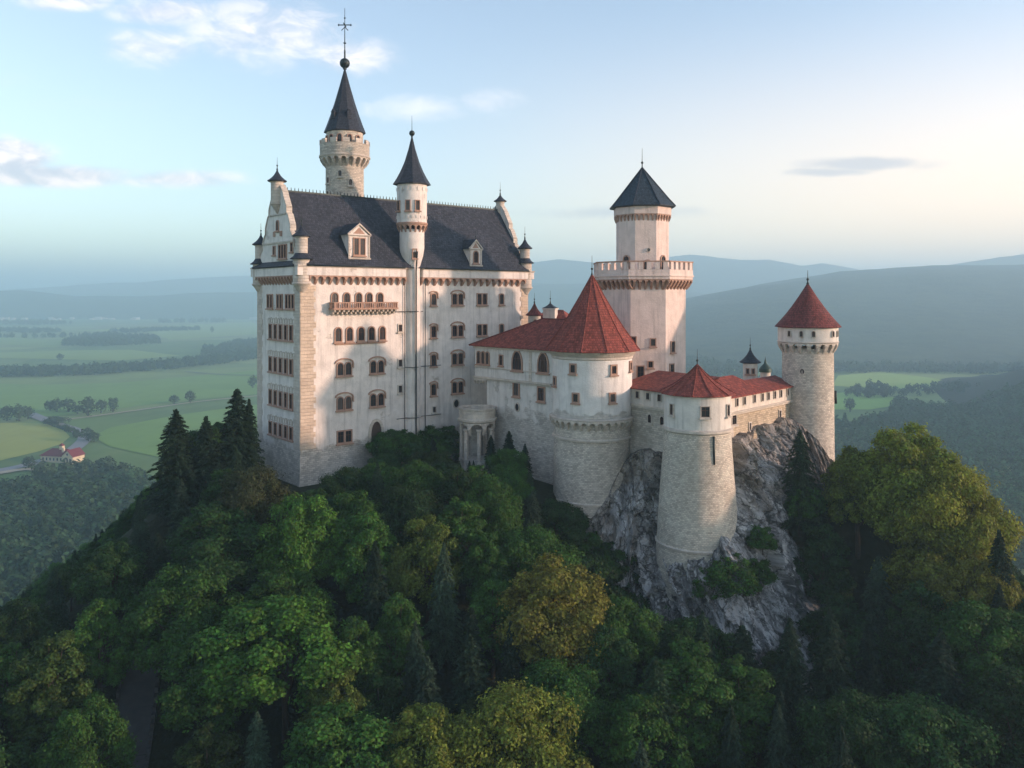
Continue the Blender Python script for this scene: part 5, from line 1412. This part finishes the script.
# the wood that covers the rest of the slope
env_px = [-400, -200, -50, 0, 50, 100, 150, 165, 190, 235, 250, 262, 300, 320, 350, 375, 395, 440, 458, 485, 495, 510, 530, 548, 556, 600, 625, 650, 662, 700, 745, 780, 815, 828, 840, 860, 900, 940, 980, 1000, 1024, 1080, 1300]
env_y = [760, 700, 630, 602, 562, 524, 474, 440, 425, 410, 440, 474, 492, 478, 470, 450, 440, 438, 462, 460, 446, 442, 456, 490, 522, 532, 572, 594, 616, 612, 612, 650, 648, 560, 480, 462, 446, 452, 484, 532, 566, 600, 700]
def inside(x, y):
    s = (x - A0[0]) * UX + (y - A0[1]) * UY; v = (x - A0[0]) * Vx + (y - A0[1]) * Vy
    if -1.5 < s < PL + 1.5 and -1.8 < v < PW + 1.5: return True
    if math.hypot(x - bx, y - by) < br + 1.2 or math.hypot(x - sx_, y - sy_) < sr + 2 or math.hypot(x - kx, y - ky) < 8 or math.hypot(x - rx_, y - ry_) < rr_ + 2: return True
    if math.hypot(x - ex, y - ey) < er + 1.0: return True
    s = (x - WLx) * fG.u[0] + (y - WLy) * fG.u[1]; v = -((x - WLx) * fG.n[0] + (y - WLy) * fG.n[1])
    if -2 < s < GL + 2 and -1.2 < v < 14: return True
    if 14 < x < 44 and y > 84 + abs(x - 27) * 0.5 and y < 128: return True     # rock and court
    return False
cand = []
for x, y, z, h_, lab in (): pass
rr = random.Random(11); fill = [(x, y, r_ * 0.62) for x, y, r_ in TREES]; cnt = 0
tries = 0
while tries < 26000 and cnt < 330:
    tries += 1
    y = rr.uniform(44, 150); kx_ = rr.uniform(-0.72, 0.72); x = kx_ * y
    if y > 128 and -30 < x < 50: continue
    if inside(x, y): continue
    if abs(x + 0.4775 * y) < (5.0 if y < 70 else 2.6) and 52 < y < 80: continue          # the lane
    z = float(hill_h(x, y)); 
    if z < -118: continue
    top_gap = max(0, 100 - y)
    near = min(1.0, 0.45 + top_gap / 16) if -30 < x < 6 else 1.0
    H = rr.uniform(9.0, 13.5) * near; kind = rr.choices(['broad', 'slim', 'spruce'], [0.66, 0.2, 0.14])[0]
    R0 = {'broad': 4.6 / 12, 'slim': 3.0 / 12, 'spruce': 3.0 / 14}[kind] * H
    px_ = 512 + F * x / y
    lim = max(np.interp(px_ + q * R0 * F / y, env_px, env_y) for q in (-0.7, 0, 0.7))
    zmax = (HZ - lim) / F * y
    if z + H > zmax: H = zmax - z
    if H < 4.2: continue
    R0 = {'broad': 4.6 / 12, 'slim': 3.0 / 12, 'spruce': 3.0 / 14}[kind] * H
    if kind == 'broad': R0 = min(R0 * 1.1, 5.2)
    if any((x - a) ** 2 + (y - b_) ** 2 < (0.80 * (R0 + c_ * 1.3)) ** 2 * 0.72 for a, b_, c_ in fill): continue
    if px_ < -60 or px_ > 1084: continue
    if (HZ - (z + H * .2) / y * F * 1.0) > 800 and False: continue
    fill.append((x, y, R0)); cnt += 1
    base = rr.choice([G_DARK, G_DARK, G_MID, G_MID, (0.022, 0.056, 0.013), (0.038, 0.066, 0.013)]) if kind != 'spruce' else rr.choice([G_SPR, G_SPR, G_BLUE])
    left = px_ < 250; right = px_ > 770
    f_ = rr.uniform(0.65, 1.45); col = tuple(c_ * f_ for c_ in base)
    where = 'on the shaded left slope' if left else 'on the slope below the right hand tower' if right else 'on the middle slope below the castle'
    word = {'broad': 'dark green broadleaf tree', 'slim': 'slender dark green tree', 'spruce': 'dark spruce'}[kind]
    put_tree(kind, x, y, z, H, R0 * 2, col, f'{word} in the dense wood {where}', group=f'{word}s {where}')

# the lane in the gully
lane = [(-36.6, 79.5), (-34.8, 74), (-33.6, 70), (-32.6, 66), (-30.5, 61), (-28.6, 56), (-27.6, 50)]
b = MB(); e = MB()
def lane_z(x, y): return float(hill_h(x, y)) + 0.35
for i in range(len(lane) - 1):
    for j in range(6):
        a = np.array(lane[i]) * (1 - j / 6) + np.array(lane[i + 1]) * j / 6; c_ = np.array(lane[i]) * (1 - (j + 1) / 6) + np.array(lane[i + 1]) * (j + 1) / 6
        d = (c_ - a) / np.linalg.norm(c_ - a); n_ = np.array([-d[1], d[0]])
        za, zc = lane_z(*a), lane_z(*c_)
        b.face([(*(a - n_ * 1.5), za), (*(a + n_ * 1.5), za), (*(c_ + n_ * 1.5), zc), (*(c_ - n_ * 1.5), zc)])
        for sd in (-1, 1):
            q0, q1, q2, q3 = a + n_ * sd * 1.5, c_ + n_ * sd * 1.5, c_ + n_ * sd * 1.8, a + n_ * sd * 1.8
            e.prism([tuple(q0), tuple(q1), tuple(q2), tuple(q3)] if sd < 0 else [tuple(q3), tuple(q2), tuple(q1), tuple(q0)], min(za, zc) - .6, max(za, zc) + .14)
M['asphalt'] = plain('lane_asphalt', (0.085, 0.085, 0.088), 0.9, 0.3, 1.2)
tag(b.build('path', M['asphalt']), 'narrow dark lane in the gully at the bottom left', kind='structure')
tag(e.build('kerb', M['asphalt']), 'pale stone edging of the lane', kind='structure')
for cx_, cy_, r_, a0, a1, lab in ((-35.2, 77.6, 1.9, 20, 150, 'low curved stone parapet at the upper bend of the lane'), (-30.4, 60.0, 2.0, 60, 190, 'low curved stone parapet at the lower bend of the lane')):
    z = lane_z(cx_, cy_); b = MB(); b.lathe((cx_, cy_), [(r_, z - 1.5), (r_, z + .7), (r_ + .35, z + .7), (r_ + .35, z - 1.5)], 12, R(a0), R(a1))
    w_ = empty('stone_parapet', (cx_, cy_, z), lab, 'wall'); b.build('wall', M['masonry'], w_)
    b = MB(); b.lathe((cx_, cy_), [(r_ - .07, z + .703), (r_ - .07, z + .82), (r_ + .42, z + .82), (r_ + .42, z + .703)], 12, R(a0), R(a1)); b.build('coping', M['trim'], w_)
# ------------------------------------------------------------------ the valley
def G(px, y, z=PLAIN):
    """point of the valley floor seen at this place of the photograph"""
    d = -z * F / (y - HZ); return ((px - 512) / F * d, d)
def far_blob(seed, n=150, H=12.0, R_=4.8, leaf=1.7, cone=False):
    r = np.random.default_rng(seed)
    D = unit(r.normal(size=(n, 3)) + [0, 0, .3])
    k = 0.78 + 0.28 * (np.sin(D[:, 0] * 4 + seed) * np.sin(D[:, 1] * 5 + seed) + r.normal(size=n) * .35)
    if cone:
        t = r.random(n) ** .8; a = r.random(n) * 6.283; q = R_ * .75 * (1 - t) * r.uniform(.7, 1.1, n)
        P = np.stack([np.cos(a) * q, np.sin(a) * q, H * (.08 + .92 * t)], 1); D = unit(np.stack([np.cos(a), np.sin(a), np.full(n, .5)], 1))
    else: P = D * k[:, None] * [R_, R_, H * .46] + [0, 0, H * .54]
    N = unit(D + r.normal(size=(n, 3)) * .35 + [0, 0, .2]); s = leaf * r.uniform(.7, 1.3, n)
    return leaf_quads(P, N, r.normal(size=(n, 3)), s, s * 1.1, .1)
FB = [far_blob(i) for i in range(5)] + [far_blob(9, cone=True)]
def wood(name, pts, label, seed, col=(0.030, 0.055, 0.020), H=(9, 15), hf=None):
    """one mass of crowns standing at the given points"""
    r = np.random.default_rng(seed); out = []
    for (x, y) in pts:
        v = FB[r.choice(6, p=[.18, .18, .18, .18, .18, .10])]; h = r.uniform(*H) / 12; a = r.uniform(0, 6.28); w_ = h * r.uniform(.85, 1.25)
        c, s = math.cos(a) * w_, math.sin(a) * w_
        z = PLAIN if hf is None else float(hf(x, y))
        out.append(np.stack([v[:, 0] * c - v[:, 1] * s + x, v[:, 0] * s + v[:, 1] * c + y, v[:, 2] * h + z - .5], 1))
    V = np.concatenate(out); o = addo(name, mesh_np(name, V, quads_idx(len(V) // 4), M['far_leaf'], False)); o.color = (*col, 1)
    return tag(o, label, 'wood', kind='stuff')
def poly_points(poly, spacing, r, jitter=.45, hole=0.0):
    P = np.array(poly); x0, y0 = P.min(0); x1, y1 = P.max(0); out = []
    xs = np.arange(x0, x1, spacing); ys = np.arange(y0, y1, spacing)
    for x in xs:
        for y in ys:
            a = x + r.uniform(-jitter, jitter) * spacing; b = y + r.uniform(-jitter, jitter) * spacing
            c = False; n = len(P); j = n - 1
            for i in range(n):
                if (P[i][1] > b) != (P[j][1] > b) and a < (P[j][0] - P[i][0]) * (b - P[i][1]) / (P[j][1] - P[i][1]) + P[i][0]: c = not c
                j = i
            if c and r.random() > hole: out.append((a, b))
    return out
rf = np.random.default_rng(99)
def belt(line, width, spacing, r):
    """points of a tree belt along a line of photograph places on the valley floor"""
    P = [np.array(G(*q)) for q in line]; out = []
    for a, b in zip(P[:-1], P[1:]):
        L = np.linalg.norm(b - a); d = (b - a) / L; n_ = np.array([-d[1], d[0]])
        for k in range(int(L * width / spacing ** 2) + 1):
            q = a + d * r.uniform(0, L) + n_ * r.uniform(-width / 2, width / 2); out.append(tuple(q))
    return out
wood('woodland_belt', belt([(-60, 378), (0, 376), (60, 375), (100, 373)], 60, 8.5, rf) + belt([(100, 373), (150, 370), (200, 365), (262, 357)], 55, 8.5, rf), 'long dark belt of trees across the left meadows', 1, H=(11, 17))
wood('woodland_patch', poly_points([G(60, 346), G(100, 347), (G(160, 344)), G(158, 340), G(110, 336), G(78, 339)], 15, rf), 'flat dark wood in the middle of the left meadows', 2, H=(12, 18))
wood('woodland_belt', belt([(120, 333), (160, 331), (200, 330)], 90, 15, rf) + belt([(-20, 331), (30, 332), (48, 333)], 110, 16, rf) + belt([(-20, 338), (40, 338), (90, 337)], 26, 14, rf), 'thin tree rows far out on the left meadows', 3, H=(12, 18))
wood('woodland_belt', belt([(200, 350), (228, 349), (262, 346)], 40, 12, rf) + belt([(225, 356), (262, 342)], 120, 13, rf), 'wood edge beside the palace on the left meadows', 4)
wood('woodland_belt', belt([(-80, 318), (60, 319), (200, 318), (300, 317)], 160, 30, rf) + belt([(-80, 325), (0, 324), (60, 325)], 150, 26, rf) + belt([(120, 313), (320, 312)], 220, 45, rf) + belt([(160, 323), (225, 322.5)], 60, 20, rf), 'farthest hazy tree rows before the town', 5, H=(14, 24))
wood('valley_wood', poly_points([G(-120, 494), G(15, 492), G(50, 490), G(95, 490), G(140, 484), G(170, 510), G(150, 640), G(-160, 640)], 7.2, rf), 'dark wood on the valley floor below the left slope', 6, (0.036, 0.074, 0.026), (9, 14))
wood('valley_wood', poly_points([G(28, 490), G(34, 478), G(62, 477), G(76, 470), G(100, 468), G(116, 473), G(130, 480), G(110, 492)], 7.5, rf, hole=.3), 'loose clumps of trees beside the red roofed house', 7, (0.040, 0.066, 0.028), (8, 13))

# right hand valley: a wooded spur and the floor wood in front of it
def spur_h(X, Y):
    X = np.asarray(X, float); Y = np.asarray(Y, float)
    t = np.clip((X - 370 - (Y - 600) * 0.35) / 260, 0, 1); t2 = np.clip((Y - 330) / 260, 0, 1) * np.clip((1250 - Y) / 400, 0, 1)
    return PLAIN - 1 + 90 * (t * t * (3 - 2 * t)) * (t2 * t2 * (3 - 2 * t2)) + 10 * (fbm(X / 90, Y / 90, 3, 4) - .5) * t
tag(addo('wooded_spur', grid_mesh('wooded_spur', np.arange(220, 1300, 12.), np.arange(300, 1300, 12.), spur_h, M['floor'])), 'wooded spur descending from the right into the valley', kind='structure')
hf2 = lambda x, y: max(PLAIN, float(spur_h(x, y)))
def seen(pts, m=40): return [(x, y) for x, y in pts if 300 < 512 + F * x / y < 1024 + m]
wood('spur_wood', seen(poly_points([(250, 330), (420, 330), (1000, 760), (1180, 1150), (760, 1000), (480, 780), (300, 640)], 9.5, rf)), 'blue green wood covering the spur at the right edge', 8, (0.030, 0.078, 0.028), (9, 14), hf2)
wood('valley_wood', seen(poly_points([(150, 330), (250, 330), (300, 640), (430, 900), (430, 760), (330, 720), (240, 640), (120, 480)], 9, rf)), 'hazy wood on the valley floor right of the right hand tower', 9, (0.032, 0.074, 0.028), (9, 14), hf2)
wood('valley_wood', seen(poly_points([G(835, 425), G(870, 424), G(905, 416), (G(960, 410)), G(1030, 406), G(1030, 420), G(1000, 430), G(940, 440), G(880, 440), G(835, 440)], 11, rf)), 'hazy wood between the two right hand fields and the spur', 10, (0.032, 0.074, 0.028), (9, 14), hf2)
wood('valley_wood', poly_points([G(835, 397), G(872, 400), G(935, 398), G(1000, 394), G(960, 388), G(905, 391), G(880, 388), G(850, 391)], 14, rf, hole=.15), 'scattered trees between the two pale green fields at the right', 11, (0.032, 0.058, 0.024), (8, 14))
wood('valley_wood', poly_points([G(640, 372), G(700, 392), G(795, 398), G(795, 378), G(740, 366), G(690, 360)], 15, rf, hole=.25), 'hazy woods behind the small round tower', 12, (0.032, 0.058, 0.024), (9, 15))

wood('woodland_belt', belt([(800, 372), (880, 370.5), (950, 371.5), (1060, 374)], 80, 13, rf), 'hazy wood along the foot of the long ridge', 14, (0.024, 0.050, 0.022), (10, 17))
# fields of their own colour
def field(poly, col, name, z=0.35, var=0.18):
    m = Mat(name, 1.0); n_ = m.noise(m.pos, 0.02, 6, .6); n2_ = m.noise(m.scale(m.pos, (1, .25, 1)), 0.12, 4, .6)
    c_ = m.mix(n_, tuple(x * (1 - var) for x in col), tuple(x * (1 + var) for x in col)); c_ = m.mix(m.math('MULTIPLY', m.ramp(n2_, .5, .75), .35), c_, tuple(x * .7 for x in col)); m.color(c_)
    b = MB(); P = [G(*q) for q in poly]; b.face([(x, y, PLAIN + z) for x, y in (P if sum((P[i][0] - P[i - 1][0]) * (P[i][1] + P[i - 1][1]) for i in range(len(P))) < 0 else P[::-1])])
    return tag(b.build('field', m.m), name.replace('_', ' '), kind='structure')
field([(-30, 424), (20, 423), (46, 424), (64, 431), (70, 437), (62, 444), (38, 452), (0, 461), (-30, 466)], (0.275, 0.299, 0.062), 'yellowish_mown_field_by_the_bend')
field([(92, 437), (110, 428), (180, 415), (262, 404), (262, 470), (160, 458), (110, 447)], (0.145, 0.247, 0.043), 'green_meadow_below_the_track', .4)
field([(-30, 383), (40, 385), (120, 383), (262, 370), (262, 394), (190, 400), (110, 410), (60, 416), (-30, 420)], (0.145, 0.247, 0.048), 'broad_green_meadow')
field([(30, 359), (120, 361), (180, 356), (130, 350), (60, 351), (0, 353), (-30, 358)], (0.186, 0.269, 0.062), 'pale_meadow_behind_the_belt', .8)
field([(70, 331), (250, 322), (262, 326), (262, 334), (170, 340), (150, 333)], (0.206, 0.284, 0.067), 'pale_far_meadow', 1.0)
field([(-30, 343), (55, 348), (70, 341), (-30, 336)], (0.173, 0.254, 0.057), 'far_meadow', 1.0)
field([(832, 410), (832, 394), (850, 392), (880, 396), (912, 400), (900, 405), (870, 410)], (0.220, 0.359, 0.057), 'bright_green_field_beside_the_right_hand_tower', .5)
field([(832, 386), (838, 376), (880, 372), (930, 378), (962, 384), (955, 389), (900, 390), (860, 388)], (0.261, 0.359, 0.076), 'pale_green_field_below_the_long_ridge', .6)
field([(700, 372), (700, 362), (760, 365), (780, 375), (740, 378)], (0.206, 0.299, 0.067), 'pale_field_behind_the_small_tower', .6)

# roads
def ribbon(name, pts, w, mat, label, z=0.8):
    P = [np.array(G(*q)) for q in pts]; Q = []
    for i in range(len(P) - 1):
        p0 = P[max(i - 1, 0)]; p1 = P[i]; p2 = P[i + 1]; p3 = P[min(i + 2, len(P) - 1)]
        for j in range(8):
            t = j / 8; Q.append(.5 * ((2 * p1) + (-p0 + p2) * t + (2 * p0 - 5 * p1 + 4 * p2 - p3) * t * t + (-p0 + 3 * p1 - 3 * p2 + p3) * t ** 3))
    Q.append(P[-1]); b = MB(); L = []
    for i, q in enumerate(Q):
        d = Q[min(i + 1, len(Q) - 1)] - Q[max(i - 1, 0)]; d = d / (np.linalg.norm(d) + 1e-9); L.append((q + np.array([-d[1], d[0]]) * w / 2, q - np.array([-d[1], d[0]]) * w / 2))
    for (a, b2), (c_, d_) in zip(L[:-1], L[1:]): b.face([(*a, PLAIN + z), (*b2, PLAIN + z), (*d_, PLAIN + z), (*c_, PLAIN + z)])
    return tag(b.build(name, mat), label, kind='structure')
M['road'] = plain('road_grey', (0.20, 0.20, 0.21), .8, .2, .05); M['track'] = plain('pale_track', (0.34, 0.30, 0.22), 1, .2, .05)
ribbon('road', [(-40, 476), (0, 471), (26, 466), (44, 461), (66, 454), (80, 445), (85, 437), (74, 430), (58, 425), (44, 420), (30, 414)], 11, M['road'], 'winding grey road past the red roofed house')
ribbon('path', [(58, 421), (100, 416), (150, 409), (200, 402), (262, 396), (330, 390)], 5, M['track'], 'pale track across the meadows', .9)
ribbon('path', [(185, 372), (222, 375), (262, 376)], 5, M['asphalt'], 'dark field track at the end of the tree belt', .9)
ribbon('river', [(-40, 482), (0, 474), (30, 470), (50, 474)], 8, M['track'], 'pale stream bank at the far left', .85)

# single trees out in the meadows
FT = [mesh_np('crown', far_blob(60 + i, 420, 12, 4.8, 1.15), quads_idx(420), M['far_leaf'], False) for i in range(3)]
ftb = MB(); ftb.tube([(0, 0, -.5), (0, 0, 7)], .5, 6, .3); ftrunk = ftb.mesh('trunk', M['bark'])
def far_tree(px, y, h, w_, label, group=None, col=(0.034, 0.056, 0.024)):
    x, yy = G(px, y); o = empty('meadow_tree', (x, yy, PLAIN), label, 'tree', group)
    c = bpy.data.objects.new('crown', rf.choice(FT)); link(c); c.parent = o; s = h / 12; c.scale = (w_ / 9.6, w_ / 9.6, s); c.color = (*col, 1); c.rotation_euler.z = rf.uniform(0, 6)
    t = bpy.data.objects.new('trunk', ftrunk); link(t); t.parent = o; t.scale = (s, s, s)
    return o
for px_, y, h, w_, lab in ((7, 421, 15, 16, 'dark round tree at the left edge of the meadow'), (19, 421, 16, 15, 'second dark tree from the left edge, beside the round one'), (28, 419, 12, 12, 'smaller tree on the right of the left edge clump'),
        (50, 411, 11, 12, 'leftmost small tree of the row in the green meadow'), (57, 412, 14, 14, 'bushy tree second in the meadow row'), (68, 412, 14, 15, 'rounded tree third in the meadow row'), (88, 416, 19, 17, 'tallest tree of the meadow row above the road bend'),
        (101, 413, 14, 12, 'tree between the tallest one and the lone right one of the row'), (113, 412, 15, 12, 'rightmost tree of the meadow row'), (78, 414, 9, 11, 'low tree left of the tallest meadow tree'),
        (174, 404, 10, 12, 'left one of a pair of trees on the pale track'), (190, 403, 14, 12, 'right one of a pair of trees on the pale track'), (253, 388, 16, 13, 'lone tree against the palace west wall'),
        (87, 441, 11, 12, 'small tree inside the road bend'), (94, 442, 8, 10, 'low shrubby tree right of the one inside the road bend'), (56, 425, 8, 22, 'low broad thicket where the road turns'), (29, 469, 9, 9, 'single tree left of the red roofed house'),
        (60, 360, 12, 14, 'small hazy tree before the flat wood'), (212, 333, 22, 12, 'tiny lone tree on the far pale meadow'), (855, 396, 13, 13, 'left tree of three on the bright right hand field edge'), (868, 398, 12, 12, 'middle tree of three on the bright right hand field edge'),
        (884, 397, 13, 15, 'right tree of three on the bright right hand field edge'), (850, 412, 15, 12, 'tree at the near edge of the bright right hand field')):
    far_tree(px_, y, h, w_, lab)
# hedge along the road bend
hd = [(46, 423), (60, 428), (74, 433), (80, 439)]
wood('hedge', belt(hd, 5, 3.2, rf), 'dark hedge along the inside of the road bend', 20, H=(3.5, 5))

# the house with the red roof
hx, hy = G(57, 463)
house = empty('country_house', (hx, hy, PLAIN), 'cream country house with a dark red roof and little cupola beside the winding road', 'house')
M['cream'] = plain('cream_render', (0.62, 0.52, 0.36), .9, .1, .3); M['roof_far'] = plain('crimson_roof', (0.15, 0.025, 0.032), .8, .25, .4)
fh = frame(hx - 14, hy + 4, 1.0, -0.22)
b = MB(); b.box(fh, 0, 20, -11, 0, PLAIN - 1, PLAIN + 4.6); b.box(fh, 20, 29, -9, 2.5, PLAIN - 1, PLAIN + 5.6)
b.face([fh(20, 2.5, PLAIN + 5.6), fh(29, 2.5, PLAIN + 5.6), fh(24.5, 2.5, PLAIN + 9.4)]); b.build('wall', M['cream'], house)
b = MB()
E = [fh(-1, 1, PLAIN + 4.6), fh(21, 1, PLAIN + 4.6), fh(21, -12, PLAIN + 4.6), fh(-1, -12, PLAIN + 4.6)]; R1, R2 = fh(5, -5.5, PLAIN + 9.2), fh(18, -5.5, PLAIN + 9.2)
b.face([E[0], E[1], R2, R1]); b.face([E[2], E[3], R1, R2]); b.face([E[3], E[0], R1]); b.face([E[1], E[2], R2])
for sd in (0, 1):
    x0 = 19.2 if sd == 0 else 29.8
    b.face([fh(x0, 3.2, PLAIN + 5.0), fh(24.5, 3.2, PLAIN + 9.9), fh(24.5, -9.6, PLAIN + 9.9), fh(x0, -9.6, PLAIN + 5.0)])
rfo = b.build('roof', M['roof_far'], house)
b = MB(); b.box(fh, 11.5, 14, -7, -4.5, PLAIN + 7, PLAIN + 11.2); b.build('cupola', M['cream'], rfo)
b = MB(); xx, yy, _ = fh(12.7, -5.7, 0); b.lathe((xx, yy), [(2.3, PLAIN + 11.2), (0, PLAIN + 13.2)], 4, R(30), R(390), smooth=False, cap_bot=True); b.build('cupola_roof', M['roof_far'], rfo)
b = MB(); b.box(fh, 15.5, 17, -4, -2.5, PLAIN + 6, PLAIN + 10.2); b.build('chimney', M['cream'], rfo)
for s in (22, 24.5, 27): window(house, fh, s, PLAIN + 2.6, 1.3, 2.6, 'round', (0,), .2, y=2.5, trim='trim')
window(house, fh, 24.5, PLAIN + 6.9, 1.2, 1.6, 'round', (0,), .2, y=2.5, trim='trim')
for s in (2, 5, 8, 11, 14, 17): window(house, fh, s, PLAIN + 2.4, 1.2, 1.9, 'flat', (0,), .2, trim='trim')

# the far town: hundreds of specks, no house of it can be made out
b = MB(); r_ = random.Random(3)
for k in range(1500):
    y = r_.uniform(303.5, 320); px_ = r_.uniform(-40, 330); x, d = G(px_, y)
    if fbm(np.array([px_ / 28.0]), np.array([y / 1.7]), 3, 8)[0] < 0.50: continue
    w_, h_ = r_.uniform(12, 34), r_.uniform(6, 13); b.box(lambda a, c_, z: (x + a, d + c_, PLAIN + z), -w_ / 2, w_ / 2, -8, 8, -1, h_)
M['town'] = plain('pale_town', (0.42, 0.41, 0.40), .9, .2, .01)
tag(b.build('far_town', M['town']), 'pale specks of a distant town before the left hills', kind='stuff')
